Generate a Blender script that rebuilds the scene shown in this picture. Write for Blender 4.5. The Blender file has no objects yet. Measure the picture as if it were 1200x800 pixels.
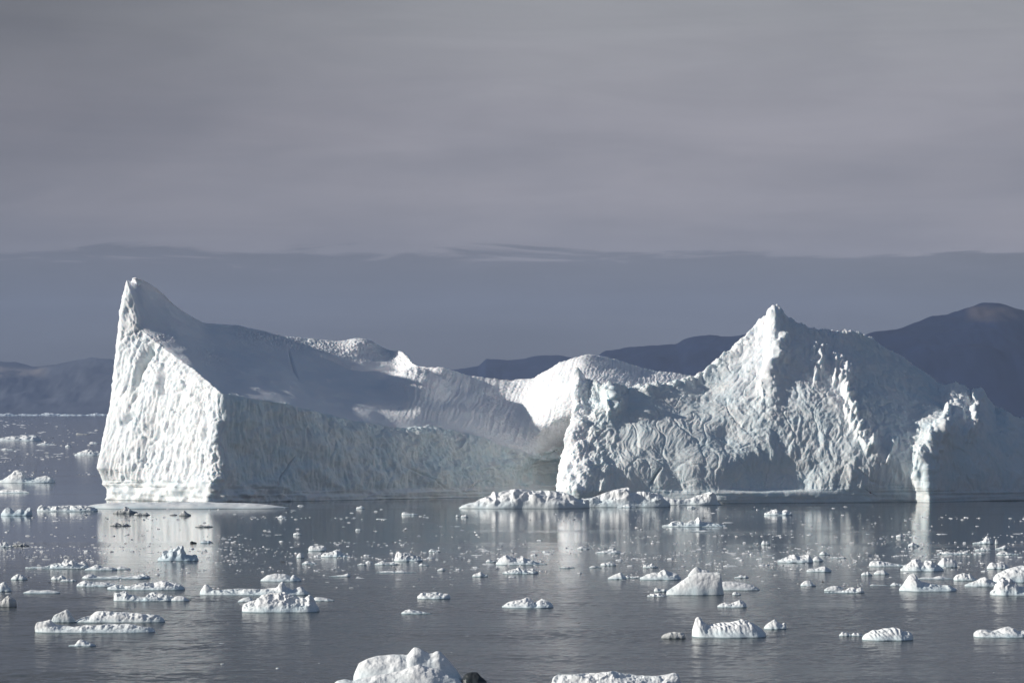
import bpy, math, random
import numpy as np

S = bpy.context.scene
C = S.collection
F = 3333.0          # focal length in photograph pixels
HZ = 478.0          # horizon row
CH = 25.0           # eye height above the sea
SUN_EL, SUN_AZ = 20.0, 8.0   # degrees; azimuth measured from due left towards the viewer

# ------------------------------------------------------------------ noise
_G = np.array([[1,1,0],[-1,1,0],[1,-1,0],[-1,-1,0],[1,0,1],[-1,0,1],[1,0,-1],[-1,0,-1],
               [0,1,1],[0,-1,1],[0,1,-1],[0,-1,-1],[1,1,0],[-1,1,0],[0,-1,1],[0,-1,-1]], np.float32)
def _hash(i, j, k, seed):
    h = (i.astype(np.uint32)*np.uint32(374761393) + j.astype(np.uint32)*np.uint32(668265263)
         + k.astype(np.uint32)*np.uint32(2246822519) + np.uint32(seed*3266489917 & 0xffffffff))
    h = (h ^ (h >> np.uint32(13)))*np.uint32(1274126177)
    h ^= h >> np.uint32(16)
    return h
def perlin(p, seed=0):
    sh = p.shape[:-1]
    p = p.reshape(-1, 3)
    f0 = np.floor(p); i = f0.astype(np.int64); f = (p - f0).astype(np.float32)
    w = f*f*f*(f*(f*6-15)+10)
    out = np.zeros(len(p), np.float32)
    for dx in (0, 1):
        wx = w[:, 0] if dx else 1-w[:, 0]
        for dy in (0, 1):
            wy = w[:, 1] if dy else 1-w[:, 1]
            for dz in (0, 1):
                wz = w[:, 2] if dz else 1-w[:, 2]
                g = _G[_hash(i[:, 0]+dx, i[:, 1]+dy, i[:, 2]+dz, seed) & np.uint32(15)]
                out += wx*wy*wz*(g[:, 0]*(f[:, 0]-dx)+g[:, 1]*(f[:, 1]-dy)+g[:, 2]*(f[:, 2]-dz))
    return out.reshape(sh)
def fbm(p, octs=4, seed=0, gain=0.5):
    o = 0; a = 1.0
    for k in range(octs):
        o = o + a*perlin(p*(2.03**k)+17.3*k, seed+k); a *= gain
    return o
def ridged(p, octs=3, seed=0, gain=0.5):
    o = 0; a = 1.0
    for k in range(octs):
        o = o + a*(1-2.2*np.abs(perlin(p*(2.1**k)+31.7*k, seed+k))); a *= gain
    return o
def cells(p, seed=0):
    """distance to the nearest jittered cell centre, 3-D"""
    sh = p.shape[:-1]; p = p.reshape(-1, 3)
    i0 = np.floor(p).astype(np.int64); best = np.full(len(p), 9.0, np.float32)
    for dx in (-1, 0, 1):
        for dy in (-1, 0, 1):
            for dz in (-1, 0, 1):
                c = i0+np.array([dx, dy, dz])
                h = _hash(c[:, 0], c[:, 1], c[:, 2], seed)
                j = np.stack([(h & np.uint32(1023))/1023., ((h >> np.uint32(10)) & np.uint32(1023))/1023.,
                              ((h >> np.uint32(20)) & np.uint32(1023))/1023.], -1)
                d = ((c+j-p)**2).sum(-1)
                best = np.minimum(best, d)
    return np.sqrt(best).reshape(sh)
def sstep(a, b, x):
    t = np.clip((x-a)/(b-a), 0, 1); return t*t*(3-2*t)
def pchip(x, xp, yp):
    xp = np.asarray(xp, float); yp = np.asarray(yp, float)
    h = np.diff(xp); d = np.diff(yp)/h
    m = np.zeros(len(xp)); m[0] = d[0]; m[-1] = d[-1]
    for i in range(1, len(xp)-1):
        if d[i-1]*d[i] > 0:
            w1 = 2*h[i]+h[i-1]; w2 = h[i]+2*h[i-1]
            m[i] = (w1+w2)/(w1/d[i-1]+w2/d[i])
    k = np.clip(np.searchsorted(xp, x)-1, 0, len(h)-1)
    t = (x-xp[k])/h[k]
    return ((1+2*t)*(1-t)**2*yp[k]+t*(1-t)**2*h[k]*m[k]+t*t*(3-2*t)*yp[k+1]+t*t*(t-1)*h[k]*m[k+1])

# ------------------------------------------------------------------ meshes
def build_mesh(name, V, quads, mat, smooth=True, extra=None, attr=None):
    me = bpy.data.meshes.new(name)
    V = np.ascontiguousarray(V, np.float32); quads = np.ascontiguousarray(quads, np.int32)
    nq = len(quads)
    loops = quads.ravel(); starts = np.arange(nq)*4
    if extra:
        for e in extra:
            starts = np.append(starts, len(loops)); loops = np.append(loops, e)
    me.vertices.add(len(V)); me.vertices.foreach_set('co', V.ravel())
    me.loops.add(len(loops)); me.loops.foreach_set('vertex_index', loops.astype(np.int32))
    me.polygons.add(len(starts)); me.polygons.foreach_set('loop_start', starts.astype(np.int32))
    if attr is not None:
        for k, a in attr.items():
            at = me.attributes.new(k, 'FLOAT', 'POINT')
            at.data.foreach_set('value', np.ascontiguousarray(a, np.float32).ravel())
    me.update(calc_edges=True)
    me.validate()
    me.polygons.foreach_set('use_smooth', np.full(len(me.polygons), smooth))
    me.materials.append(mat)
    return me
def grid_quads(nr, nc):
    i = np.arange(nr*nc).reshape(nr, nc)
    return np.stack([i[:-1, :-1], i[:-1, 1:], i[1:, 1:], i[1:, :-1]], -1).reshape(-1, 4)
def link(name, me, parent=None, loc=None):
    o = bpy.data.objects.new(name, me); C.objects.link(o)
    if parent: o.parent = parent
    if loc is not None: o.location = loc
    return o
def tag(o, label=None, cat=None, group=None, kind=None):
    if label: o['label'] = label
    if cat: o['category'] = cat
    if group: o['group'] = group
    if kind: o['kind'] = kind
    return o
def empty(name, loc=(0, 0, 0)):
    o = bpy.data.objects.new(name, None); C.objects.link(o); o.location = loc
    return o
def dist_at(py): return CH*F/(py-HZ)
def world(px, py, Y):
    return np.stack([(px-600.)/F*Y, Y+0*px, CH-(py-HZ)/F*Y], -1)

# ------------------------------------------------------------------ materials
def new_mat(name):
    m = bpy.data.materials.new(name); m.use_nodes = True
    nt = m.node_tree; nt.nodes.clear()
    out = nt.nodes.new('ShaderNodeOutputMaterial')
    return m, nt, out
def N(nt, t, **kw):
    n = nt.nodes.new(t)
    for k, v in kw.items():
        if hasattr(n, k) and k not in ('inputs',): setattr(n, k, v)
    return n
def noise_node(nt, vec, scale, detail=4, rough=0.55, dist=0.0):
    n = nt.nodes.new('ShaderNodeTexNoise')
    n.inputs['Scale'].default_value = scale; n.inputs['Detail'].default_value = detail
    n.inputs['Roughness'].default_value = rough; n.inputs['Distortion'].default_value = dist
    nt.links.new(vec, n.inputs['Vector'])
    return n
def mapping(nt, vec, scale=(1, 1, 1), rot=(0, 0, 0)):
    n = nt.nodes.new('ShaderNodeMapping'); n.inputs['Scale'].default_value = scale
    n.inputs['Rotation'].default_value = rot
    nt.links.new(vec, n.inputs['Vector']); return n.outputs[0]
def mix_col(nt, fac, a, b, blend='MIX'):
    n = nt.nodes.new('ShaderNodeMix'); n.data_type = 'RGBA'; n.blend_type = blend
    for s, v in ((0, fac), (6, a), (7, b)):
        if hasattr(v, 'is_output'): nt.links.new(v, n.inputs[s])
        else: n.inputs[s].default_value = v if s == 0 else (*v, 1)
    return n.outputs[2]
def maprange(nt, v, a, b, c=0, d=1, smooth=True):
    n = nt.nodes.new('ShaderNodeMapRange'); n.interpolation_type = 'SMOOTHSTEP' if smooth else 'LINEAR'
    n.inputs[1].default_value = a; n.inputs[2].default_value = b
    n.inputs[3].default_value = c; n.inputs[4].default_value = d
    nt.links.new(v, n.inputs[0]); return n.outputs[0]
def mathn(nt, op, a, b=0.0, c=0.0):
    n = nt.nodes.new('ShaderNodeMath'); n.operation = op
    for k, v in enumerate((a, b, c)):
        if hasattr(v, 'is_output'): nt.links.new(v, n.inputs[k])
        else: n.inputs[k].default_value = v
    return n.outputs[0]

def ice_material(name, snow, ice, bump=0.06, scale=2.2, rough=0.62, band=True, sss=0.0, sscale=1.0):
    m, nt, out = new_mat(name)
    b = N(nt, 'ShaderNodeBsdfPrincipled')
    tc = N(nt, 'ShaderNodeTexCoord')
    g = N(nt, 'ShaderNodeNewGeometry')
    at = N(nt, 'ShaderNodeAttribute'); at.attribute_name = 'ice'
    n1 = noise_node(nt, tc.outputs['Object'], 0.16, 5, 0.6)
    n2 = noise_node(nt, mapping(nt, tc.outputs['Object'], (1.2, 1.2, 0.22)), 0.9, 4, 0.6)
    var = maprange(nt, n1.outputs[0], 0.35, 0.68)
    icec = mix_col(nt, var, ice, tuple(c*s for c, s in zip(ice, (0.86, 0.95, 1.0))))
    streak = maprange(nt, n2.outputs[0], 0.5, 0.75, 0, 0.35)
    icec = mix_col(nt, streak, icec, tuple(min(c*1.06, .9) for c in snow))
    snowc = mix_col(nt, mathn(nt, 'MULTIPLY', var, 0.5), snow, tuple(c*s for c, s in zip(snow, (0.93, 0.96, 0.98))))
    col = mix_col(nt, at.outputs['Fac'], snowc, icec)
    if band:   # wave-washed wet ice right at the waterline
        sep = N(nt, 'ShaderNodeSeparateXYZ'); nt.links.new(g.outputs['Position'], sep.inputs[0])
        wet = maprange(nt, sep.outputs[2], 0.015, 0.13, 1, 0)
        col = mix_col(nt, wet, col, tuple(c*s for c, s in zip(ice, (0.30, 0.37, 0.40))))
    nt.links.new(col, b.inputs['Base Color'])
    b.inputs['Roughness'].default_value = rough
    b.inputs['IOR'].default_value = 1.31
    b.inputs['Specular IOR Level'].default_value = 0.35
    if sss:
        b.inputs['Subsurface Weight'].default_value = sss; b.inputs['Subsurface Radius'].default_value = (0.7, 1.0, 1.15); b.inputs['Subsurface Scale'].default_value = sscale
    nb = noise_node(nt, tc.outputs['Object'], scale, 6, 0.65)
    bp = N(nt, 'ShaderNodeBump'); bp.inputs['Strength'].default_value = 0.7; bp.inputs['Distance'].default_value = bump
    nt.links.new(nb.outputs[0], bp.inputs['Height']); nt.links.new(bp.outputs[0], b.inputs['Normal'])
    nt.links.new(b.outputs[0], out.inputs['Surface'])
    return m
M_BERG = ice_material('glacier_ice', (0.87, 0.875, 0.90), (0.75, 0.785, 0.79), 0.22, 1.3, sss=0.38, sscale=1.0)
M_FLOE = ice_material('floe_ice', (0.91, 0.915, 0.92), (0.76, 0.83, 0.85), 0.09, 3.0)
M_BIT = ice_material('small_ice', (0.90, 0.91, 0.92), (0.82, 0.87, 0.89), 0.05, 5.0, band=False)
M_BLUE = ice_material('blue_ice', (0.76, 0.82, 0.86), (0.58, 0.69, 0.75), 0.06, 3.0, 0.35)
M_DARK = ice_material('clear_dark_ice', (0.05, 0.055, 0.06), (0.04, 0.05, 0.055), 0.05, 4.0, 0.25, band=False)
M_SOIL = ice_material('sediment_ice', (0.70, 0.70, 0.69), (0.28, 0.29, 0.29), 0.07, 4.0)

# ------------------------------------------------------------------ camera, light, air
cam = bpy.data.cameras.new('camera'); co = bpy.data.objects.new('camera', cam); C.objects.link(co)
cam.lens = 36.0*F/1200; cam.sensor_width = 36; cam.shift_y = (HZ-400)/1200.0
cam.clip_start = 1; cam.clip_end = 60000
co.location = (0, 0, CH); co.rotation_euler = (math.radians(90), 0, 0)
S.camera = co

ce, se = math.cos(math.radians(SUN_EL)), math.sin(math.radians(SUN_EL))
sx, sy = -math.cos(math.radians(SUN_AZ)), -math.sin(math.radians(SUN_AZ))
import mathutils
sdir = mathutils.Vector((sx*ce, sy*ce, se))
sun = bpy.data.lights.new('sun', 'SUN'); so = bpy.data.objects.new('sun', sun); C.objects.link(so)
sun.energy = 3.7; sun.angle = math.radians(0.6); sun.color = (1.0, 0.95, 0.86)
so.rotation_euler = sdir.to_track_quat('Z', 'Y').to_euler(); so.location = (-300, -100, 300)

W = bpy.data.worlds.new('World'); S.world = W; W.use_nodes = True
nt = W.node_tree; nt.nodes.clear()
wo = nt.nodes.new('ShaderNodeOutputWorld'); bg = nt.nodes.new('ShaderNodeBackground')
sky = nt.nodes.new('ShaderNodeTexSky'); sky.sky_type = 'NISHITA'; sky.sun_disc = False
sky.sun_elevation = math.radians(SUN_EL)
sky.sun_rotation = math.atan2(sdir.x, sdir.y)      # Nishita rotation runs clockwise from +Y
sky.air_density = 1.0; sky.dust_density = 0.6; sky.ozone_density = 1.5
SKY_STR = 0.05
bg.inputs['Strength'].default_value = SKY_STR
tc = nt.nodes.new('ShaderNodeTexCoord')
sep = nt.nodes.new('ShaderNodeSeparateXYZ'); nt.links.new(tc.outputs['Generated'], sep.inputs[0])
X, Yd, Z = sep.outputs
# layered cloud: direction stretched so the layers lie flat
stretch = mapping(nt, tc.outputs['Generated'], (7, 7, 60))
nz1 = noise_node(nt, stretch, 1.0, 6, 0.55, 0.3)
nz2 = noise_node(nt, mapping(nt, tc.outputs['Generated'], (16, 16, 170)), 1.0, 5, 0.6, 0.6)
nz3 = noise_node(nt, mapping(nt, tc.outputs['Generated'], (5, 5, 14), (0.25, 0.1, 0.0)), 1.3, 4, 0.5, 0.2)
zz = mathn(nt, 'ADD', Z, mathn(nt, 'MULTIPLY', mathn(nt, 'SUBTRACT', nz2.outputs[0], 0.5), 0.024))
zz = mathn(nt, 'ADD', zz, mathn(nt, 'MULTIPLY', mathn(nt, 'SUBTRACT', nz1.outputs[0], 0.5), 0.006))
ramp = nt.nodes.new('ShaderNodeValToRGB'); nt.links.new(mathn(nt, 'MULTIPLY', zz, 2.0), ramp.inputs[0])
def srgb(r, g, b):
    return tuple(((c/255+0.055)/1.055)**2.4 if c > 10 else c/3294.6 for c in (r, g, b))
stops = [(0.0, (88, 85, 78)), (0.05, (95, 93, 87)), (0.096, (108, 107, 106)), (0.1055, (113, 112, 113)), (0.1078, (144, 140, 142)),
         (0.15, (150, 146, 149)), (0.20, (149, 146, 150)), (0.28, (148, 148, 150)), (0.44, (160, 163, 168)), (0.66, (98, 112, 148)), (1.0, (72, 96, 148))]
el = ramp.color_ramp.elements
while len(el) < len(stops): el.new(0.5)
for e, (p, c) in zip(el, stops): e.position = p; e.color = (*srgb(*c), 1)
nz4 = noise_node(nt, mapping(nt, tc.outputs['Generated'], (9, 9, 75), (0.0, 0.06, 0.0)), 1.0, 7, 0.62, 0.8)
wisp = maprange(nt, nz4.outputs[0], 0.3, 0.7, 0.955, 1.05)
patch = maprange(nt, nz3.outputs[0], 0.36, 0.66, 0.0, 1.0)
cl = mix_col(nt, mathn(nt, 'MULTIPLY', patch, 0.45), ramp.outputs[0], (0.175, 0.178, 0.195))
left = mathn(nt, 'ADD', mathn(nt, 'MULTIPLY', maprange(nt, X, -0.20, 0.03, -0.50, 0.0), maprange(nt, Z, 0.03, 0.15, 0.25, 1.0)), 1.0)
cl2 = nt.nodes.new('ShaderNodeVectorMath'); cl2.operation = 'SCALE'
nt.links.new(cl, cl2.inputs[0]); nt.links.new(mathn(nt, 'MULTIPLY', left, wisp), cl2.inputs['Scale'])
cl3 = nt.nodes.new('ShaderNodeVectorMath'); cl3.operation = 'SCALE'
nt.links.new(cl2.outputs[0], cl3.inputs[0]); cl3.inputs['Scale'].default_value = 0.82/SKY_STR
CLOUD = cl3
# the cloud bank covers the low sky and breaks up overhead
cover = mathn(nt, 'ADD', maprange(nt, Z, 0.15, 0.45, 1.0, 0.0), mathn(nt, 'MULTIPLY', mathn(nt, 'SUBTRACT', nz3.outputs[0], 0.5), 0.5))
cover = maprange(nt, cover, 0.25, 0.8)
fin = mix_col(nt, cover, sky.outputs[0], cl3.outputs[0])
nt.links.new(fin, bg.inputs[0]); nt.links.new(bg.outputs[0], wo.inputs[0])

def box_mesh(name, x0, x1, y0, y1, z0, z1, mat):
    V = [(x, y, z) for z in (z0, z1) for y in (y0, y1) for x in (x0, x1)]
    q = [(0, 2, 3, 1), (4, 5, 7, 6), (0, 1, 5, 4), (2, 6, 7, 3), (0, 4, 6, 2), (1, 3, 7, 5)]
    return build_mesh(name, np.array(V), np.array(q), mat, smooth=False)
hm, ht, ho = new_mat('air')
pv = ht.nodes.new('ShaderNodeVolumePrincipled')
pv.inputs['Color'].default_value = (0.48, 0.63, 1.0, 1); pv.inputs['Density'].default_value = 4.2e-5
pv.inputs['Anisotropy'].default_value = 0.0
ht.links.new(pv.outputs[0], ho.inputs['Volume'])
HAZE = True
if HAZE:
    tag(link('haze', box_mesh('haze', -9000, 9000, -400, 16000, -4, 620, hm)), kind='stuff')

# ------------------------------------------------------------------ water
def water_material():
    m, nt, out = new_mat('sea_water')
    b = N(nt, 'ShaderNodeBsdfPrincipled')
    b.inputs['Base Color'].default_value = (0.086, 0.097, 0.102, 1)
    b.inputs['IOR'].default_value = 1.333; b.inputs['Specular IOR Level'].default_value = 0.5
    tc = N(nt, 'ShaderNodeTexCoord'); P = tc.outputs['Object']
    sep = N(nt, 'ShaderNodeSeparateXYZ'); nt.links.new(P, sep.inputs[0])
    # wind patches: rippled water close in, slicks further out
    streak = noise_node(nt, mapping(nt, P, (0.004, 0.03, 1)), 1.0, 4, 0.6)
    ys = mathn(nt, 'ADD', sep.outputs[1], mathn(nt, 'MULTIPLY', mathn(nt, 'SUBTRACT', streak.outputs[0], 0.5), 190))
    wind = maprange(nt, ys, 330, 520, 0.30, 0.022)
    wind2 = maprange(nt, streak.outputs[0], 0.50, 0.70, 0.0, 0.06)
    wind = mathn(nt, 'ADD', mathn(nt, 'ADD', wind, wind2), maprange(nt, sep.outputs[1], 820, 1500, 0.0, 0.10))
    w1 = noise_node(nt, mapping(nt, P, (0.55, 1.1, 1), (0, 0, 0.15)), 1.0, 5, 0.62, 0.3)
    w2 = noise_node(nt, mapping(nt, P, (0.16, 0.3, 1), (0, 0, -0.2)), 1.0, 2, 0.5)
    h = mathn(nt, 'ADD', mathn(nt, 'MULTIPLY', w1.outputs[0], 0.5), mathn(nt, 'MULTIPLY', w2.outputs[0], 0.6))
    h = mathn(nt, 'MULTIPLY', h, wind)
    bp = N(nt, 'ShaderNodeBump'); bp.inputs['Strength'].default_value = 1.0; bp.inputs['Distance'].default_value = 1.0
    nt.links.new(h, bp.inputs['Height']); nt.links.new(bp.outputs[0], b.inputs['Normal'])
    nt.links.new(maprange(nt, wind, 0.02, 0.4, 0.05, 0.15), b.inputs['Roughness'])
    nt.links.new(b.outputs[0], out.inputs['Surface'])
    return m
xs = np.concatenate([[-8500, -2500, -900, -350, -180], np.arange(-108, 108.1, 0.42), [180, 350, 900, 2500, 8500]])
ys = np.concatenate([[-300, 0, 150, 220], np.arange(238, 545, 0.5), [600, 700, 850, 1000, 1500, 3000, 6000, 10000, 15500]])
V = np.stack(np.meshgrid(xs, ys)+[np.zeros((len(ys), len(xs)))], -1)
q = V*np.array([1, 1, 0])
chop = (fbm(q*np.array([1/1.5, 1/1.2, 1])+np.array([0, 0, .3]), 3, 401)*0.068+fbm(q*np.array([1/6.0, 1/4.0, 1])+np.array([0, 0, .7]), 2, 402)*0.06)
gust = 0.75+0.9*fbm(q*np.array([1/45., 1/16., 1])+np.array([0, 0, .1]), 3, 403)
edge = 40*perlin(q*np.array([1/60., 1/30., 1])+np.array([0, 0, .9]), 404)
fade = sstep(500, 330, V[..., 1]+edge)*sstep(225, 245, V[..., 1])*sstep(112, 106, np.abs(V[..., 0]))
V[..., 2] = chop*np.clip(gust, 0.15, 1.6)*(0.03+0.97*fade)*(fade > 0)
tag(link('sea_water', build_mesh('sea_water', V.reshape(-1, 3), grid_quads(len(ys), len(xs)), water_material())), kind='structure')

# ------------------------------------------------------------------ far hills
def hill_material(name, rock, pale):
    m, nt, out = new_mat(name)
    b = N(nt, 'ShaderNodeBsdfPrincipled'); b.inputs['Roughness'].default_value = 0.95; b.inputs['Specular IOR Level'].default_value = 0.1
    at = N(nt, 'ShaderNodeAttribute'); at.attribute_name = 'ice'
    tc = N(nt, 'ShaderNodeTexCoord')
    n = noise_node(nt, mapping(nt, tc.outputs['Object'], (1, 1, 3)), 0.004, 6, 0.6)
    c = mix_col(nt, maprange(nt, n.outputs[0], 0.35, 0.7), rock, tuple(x*1.7 for x in rock))
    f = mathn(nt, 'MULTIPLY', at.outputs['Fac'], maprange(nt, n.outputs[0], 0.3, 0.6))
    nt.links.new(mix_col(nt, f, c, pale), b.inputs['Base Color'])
    nt.links.new(b.outputs[0], out.inputs['Surface'])
    return m
def hill(name, pts, Y, depth, mat, base=-3.0, seed=1, patch=None, rough=1.0):
    pts = np.array(pts, float); nc = int((pts[-1, 0]-pts[0, 0])*0.9); nr = 70
    px = np.linspace(pts[0, 0], pts[-1, 0], nc); py = pchip(px, pts[:, 0], pts[:, 1])
    top = CH-(py-HZ)/F*Y
    v = np.linspace(-1, 1, nr)[:, None]
    x = ((px-600)/F*Y)[None, :]+0*v
    y = Y+v*depth+0*x
    prof = 1-np.abs(v)**1.25
    z = base+(top[None, :]-base)*prof
    P = np.stack([x, y, z], -1)
    nz = fbm(P*np.array([1/420., 1/700., 1/300.]), 5, seed)
    z = z+nz*90*rough*(1-prof)*prof*2.2 + fbm(P/90., 3, seed+9)*9*rough*np.clip(prof*1.5, 0, 1)*(top[None, :]/300)
    P[..., 2] = z
    ice = np.zeros(z.shape)
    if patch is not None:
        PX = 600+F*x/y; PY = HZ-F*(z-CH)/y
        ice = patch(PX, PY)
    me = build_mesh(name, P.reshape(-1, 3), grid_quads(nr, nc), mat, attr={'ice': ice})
    return tag(link(name, me), kind='structure')
MH = hill_material('dark_rock', (0.004, 0.009, 0.026), (0.075, 0.062, 0.058))  # second colour paints the sunlit patch on the mountain top
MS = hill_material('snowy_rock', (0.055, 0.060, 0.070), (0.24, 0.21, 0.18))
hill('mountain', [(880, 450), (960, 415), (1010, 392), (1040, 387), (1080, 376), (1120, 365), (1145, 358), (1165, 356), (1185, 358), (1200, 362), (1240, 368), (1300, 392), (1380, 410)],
     8200, 900, MH, seed=3, patch=lambda x, y: sstep(1128, 1142, x)*sstep(1215, 1180, x)*sstep(378, 373, y)*sstep(357, 361, y))  # patch of sunlight near the summit, painted in as browner rock
hill('far_ridge', [(640, 455), (690, 424), (710, 412), (755, 406), (790, 404), (803, 397), (820, 394), (850, 394), (880, 392), (930, 400), (1000, 420)],
     9600, 900, MH, seed=5)
hill('distant_hills', [(440, 452), (500, 438), (530, 432), (560, 429), (572, 420), (610, 420), (640, 416), (680, 418), (720, 425), (800, 440)],
     11500, 900, MH, seed=7)
hill('snowy_hills', [(-160, 424), (-60, 419), (-20, 421), (18, 425), (45, 429), (75, 425), (110, 419), (135, 421), (170, 424), (230, 430), (320, 447)],
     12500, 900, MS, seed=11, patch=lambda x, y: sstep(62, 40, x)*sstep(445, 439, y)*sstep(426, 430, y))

# ------------------------------------------------------------------ the two big icebergs
def poly_dist(px, py, pts):
    """signed distance (pixels; positive on the right-hand side) to a polyline, and the parameter along it"""
    best = np.full(px.shape, 1e9); sgn = np.zeros(px.shape); par = np.zeros(px.shape)
    n = len(pts)-1
    for k in range(n):
        a = np.array(pts[k], float); b = np.array(pts[k+1], float); d = b-a; L2 = (d*d).sum()
        t = np.clip(((px-a[0])*d[0]+(py-a[1])*d[1])/L2, 0, 1)
        ex = px-(a[0]+t*d[0]); ey = py-(a[1]+t*d[1]); dd = np.hypot(ex, ey)
        s = np.sign(d[0]*ey-d[1]*ex)
        m = dd < best
        best = np.where(m, dd, best); sgn = np.where(m, s, sgn); par = np.where(m, (k+t)/n, par)
    return best, sgn, par
def blur_u(A, sig):
    if sig <= 0: return A
    r = int(3*sig)+1; k = np.exp(-0.5*(np.arange(-r, r+1)/sig)**2); k /= k.sum()
    P = np.pad(A, ((r, r),)+((0, 0),)*(A.ndim-1), mode='edge')
    return sum(k[j]*P[j:j+len(A)] for j in range(2*r+1))
def loft(lines, nc, rows, sig):
    """lines: feature lines [(u, px, py, Y)...]; py None = waterline. Returns world points, pixel params, segment coordinate"""
    u0, u1 = lines[0][0][0], lines[0][-1][0]
    u = np.linspace(u0, u1, nc); L = []
    for ln, sg in zip(lines, sig):
        ln = [(a, b, (HZ+(CH+1.5)*F/d if c is None else c), d) for a, b, c, d in ln]
        a = np.array(ln, float)
        A = np.stack([np.interp(u, a[:, 0], a[:, k]) for k in (1, 2, 3)], -1)
        L.append(blur_u(A, sg))
    out = []; seg = []
    for k in range(len(L)-1):
        n = rows[k]; t = np.arange(n)/n
        for tt in t: out.append(L[k]*(1-tt)+L[k+1]*tt); seg.append(k+tt)
    out.append(L[-1]); seg.append(len(L)-1)
    A = np.array(out); seg = np.array(seg)
    return world(A[..., 0], A[..., 1], A[..., 2]), A[..., 0], A[..., 1], seg, u
def normals(P):
    du = np.gradient(P, axis=1); dv = np.gradient(P, axis=0)
    n = np.cross(du, dv); n /= np.linalg.norm(n, axis=-1, keepdims=True)+1e-9
    return n
def smooth(P, mask, it):
    for _ in range(it):
        Q = P.copy()
        Q[1:-1, 1:-1] = (P[:-2, 1:-1]+P[2:, 1:-1]+P[1:-1, :-2]+P[1:-1, 2:])/4
        P = P+(Q-P)*mask[..., None]
    return P
def rib(px, py, pts, amp, wl, wr):
    Q = np.stack([px/9., py/16., 0*px+pts[0][0]], -1)
    wv = fbm(Q, 3, 17); px = px+wv*6; amp = amp*np.clip(0.85+0.7*fbm(Q*1.3+5, 2, 18), 0.35, 1.4)
    d, s, t = poly_dist(px, py, pts)
    w = np.where(s > 0, wl, wr)         # s>0: left of a line drawn downwards
    end = np.sin(np.clip(t, 0, 1)*math.pi)**0.6
    return amp*np.exp(-(d/w)**2)*np.clip(end+0.15, 0, 1)
def cut(px, py, pts, amp, w, seed=0):
    d, s, t = poly_dist(px, py, pts)
    return -amp*np.exp(-(d/w)**2)*np.clip(np.sin(np.clip(t, 0.02, 0.98)*math.pi)*1.6, 0, 1)
def cliff_noise(P, seed, k=1.0, lump=0.55):
    warp = fbm(P/14., 3, seed+50)[..., None]*np.array([3.0, 3.0, 5.0])
    Q = P+warp
    big = fbm(P*np.array([1/16., 1/16., 1/24.]), 3, seed)*3.2
    flute = ridged(Q*np.array([1/4.2, 1/4.2, 1/19.]), 3, seed+7)*0.75
    cup = (cells(Q*np.array([1/5.0, 1/5.0, 1/9.0]), seed+11)-0.5)*-1.1
    fine = fbm(Q*np.array([1/0.9, 1/0.9, 1/1.6]), 3, seed+21)*0.22
    thin = ridged(Q*np.array([1/1.5, 1/1.5, 1/9.]), 2, seed+33)*0.28
    v = fbm(Q*np.array([1/9., 1/9., 1/13.]), 3, seed+41)*3.2
    fr = v-np.floor(v); spall = (np.floor(v)+sstep(0.72, 1.0, fr))*0.75       # broken-off plates with sharp edges
    v2 = fbm(Q*np.array([1/2.6, 1/2.6, 1/6.5]), 2, seed+44)*2.6
    f2 = v2-np.floor(v2); spall2 = (np.floor(v2)+sstep(0.6, 1.0, f2))*0.30
    return k*(big*lump+flute*0.7+cup*lump*0.6+fine*1.2+thin*0.8+spall*0.6+spall2*0.6)
def finish(name, P, mat, ice, parent):
    nr, nc = P.shape[:2]
    first = (np.arange(nr)*nc)[::-1].tolist(); last = (np.arange(nr)*nc+nc-1).tolist()
    me = build_mesh(name, P.reshape(-1, 3), grid_quads(nr, nc), mat, extra=[first, last], attr={'ice': ice})
    return link(name, me, parent)

# --- left iceberg: sharp peak, long snow slope, knob, saddle and dome
B1 = [(80,168,None,872),(100,142,None,825),(122,121,None,779),(180,180,None,766),(245,245,None,751),(255,255,None,751.5),(330,330,None,762),(440,440,None,778),(560,560,None,796),(625,625,None,812),(655,655,None,824),(720,720,None,838),(830,830,None,850)]
N1 = [(80,168,571,872),(100,142,574,825),(122,122,565,779.5),(180,181,565,767),(245,246,565,752),(255,256,565,752.5),(330,330,577,763),(440,440,575,779.5),(560,560,572,797.5),(625,625,570,813),(655,655,568,825),(720,720,562,838),(830,830,560,850)]
M11 = [(80,166,545,874),(100,136,546,830),(122,112,548,777),(136,130,549,776),(180,182,548,769),(245,248,550,753.5),(255,258,550,754),(330,331,550,765),(440,440,552,781),(560,560,553,800),(625,625,556,817),(655,650,556,832),(720,720,545,840),(830,830,540,850)]
M12 = [(80,164,480,876),(100,142,480,835),(122,127,482,785),(136,135,482,783),(180,183,490,774),(245,253,510,755.5),(255,262,510,756),(330,335,518,767.5),(440,440,526,784),(560,560,534,804),(625,625,545,819),(655,650,542,833),(720,720,525,842),(830,830,520,850)]
M13 = [(80,162,400,874),(100,147,400,835),(122,137.5,400,791),(136,148,415,788),(165,180,442,780),(205,222,462,767),(240,255,485,757.5),(255,264,486,757.5),(330,338,496,769.5),(440,440,508,787),(560,560,520,807),(625,625,539,820),(655,653,533,833),(720,720,512,843),(830,830,505,850)]
C1 = [(80,160,340,860),(100,152,331,828),(122,148,328,796.5),(128,157,351,795),(140,166,387,791),(165,190,407,784),(205,228,434,770),(240,256,458,759),(248,261,462,758),(262,272,463,760),(330,340,474,771),(370,372,483,777),(409,409,492,784),(463,463,501,793),(511,511,500,801),(550,550,509,807),(586,586,521,813),(625,625,534,820),(655,655,524,833),(720,720,500,845),(830,830,490,850)]
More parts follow.
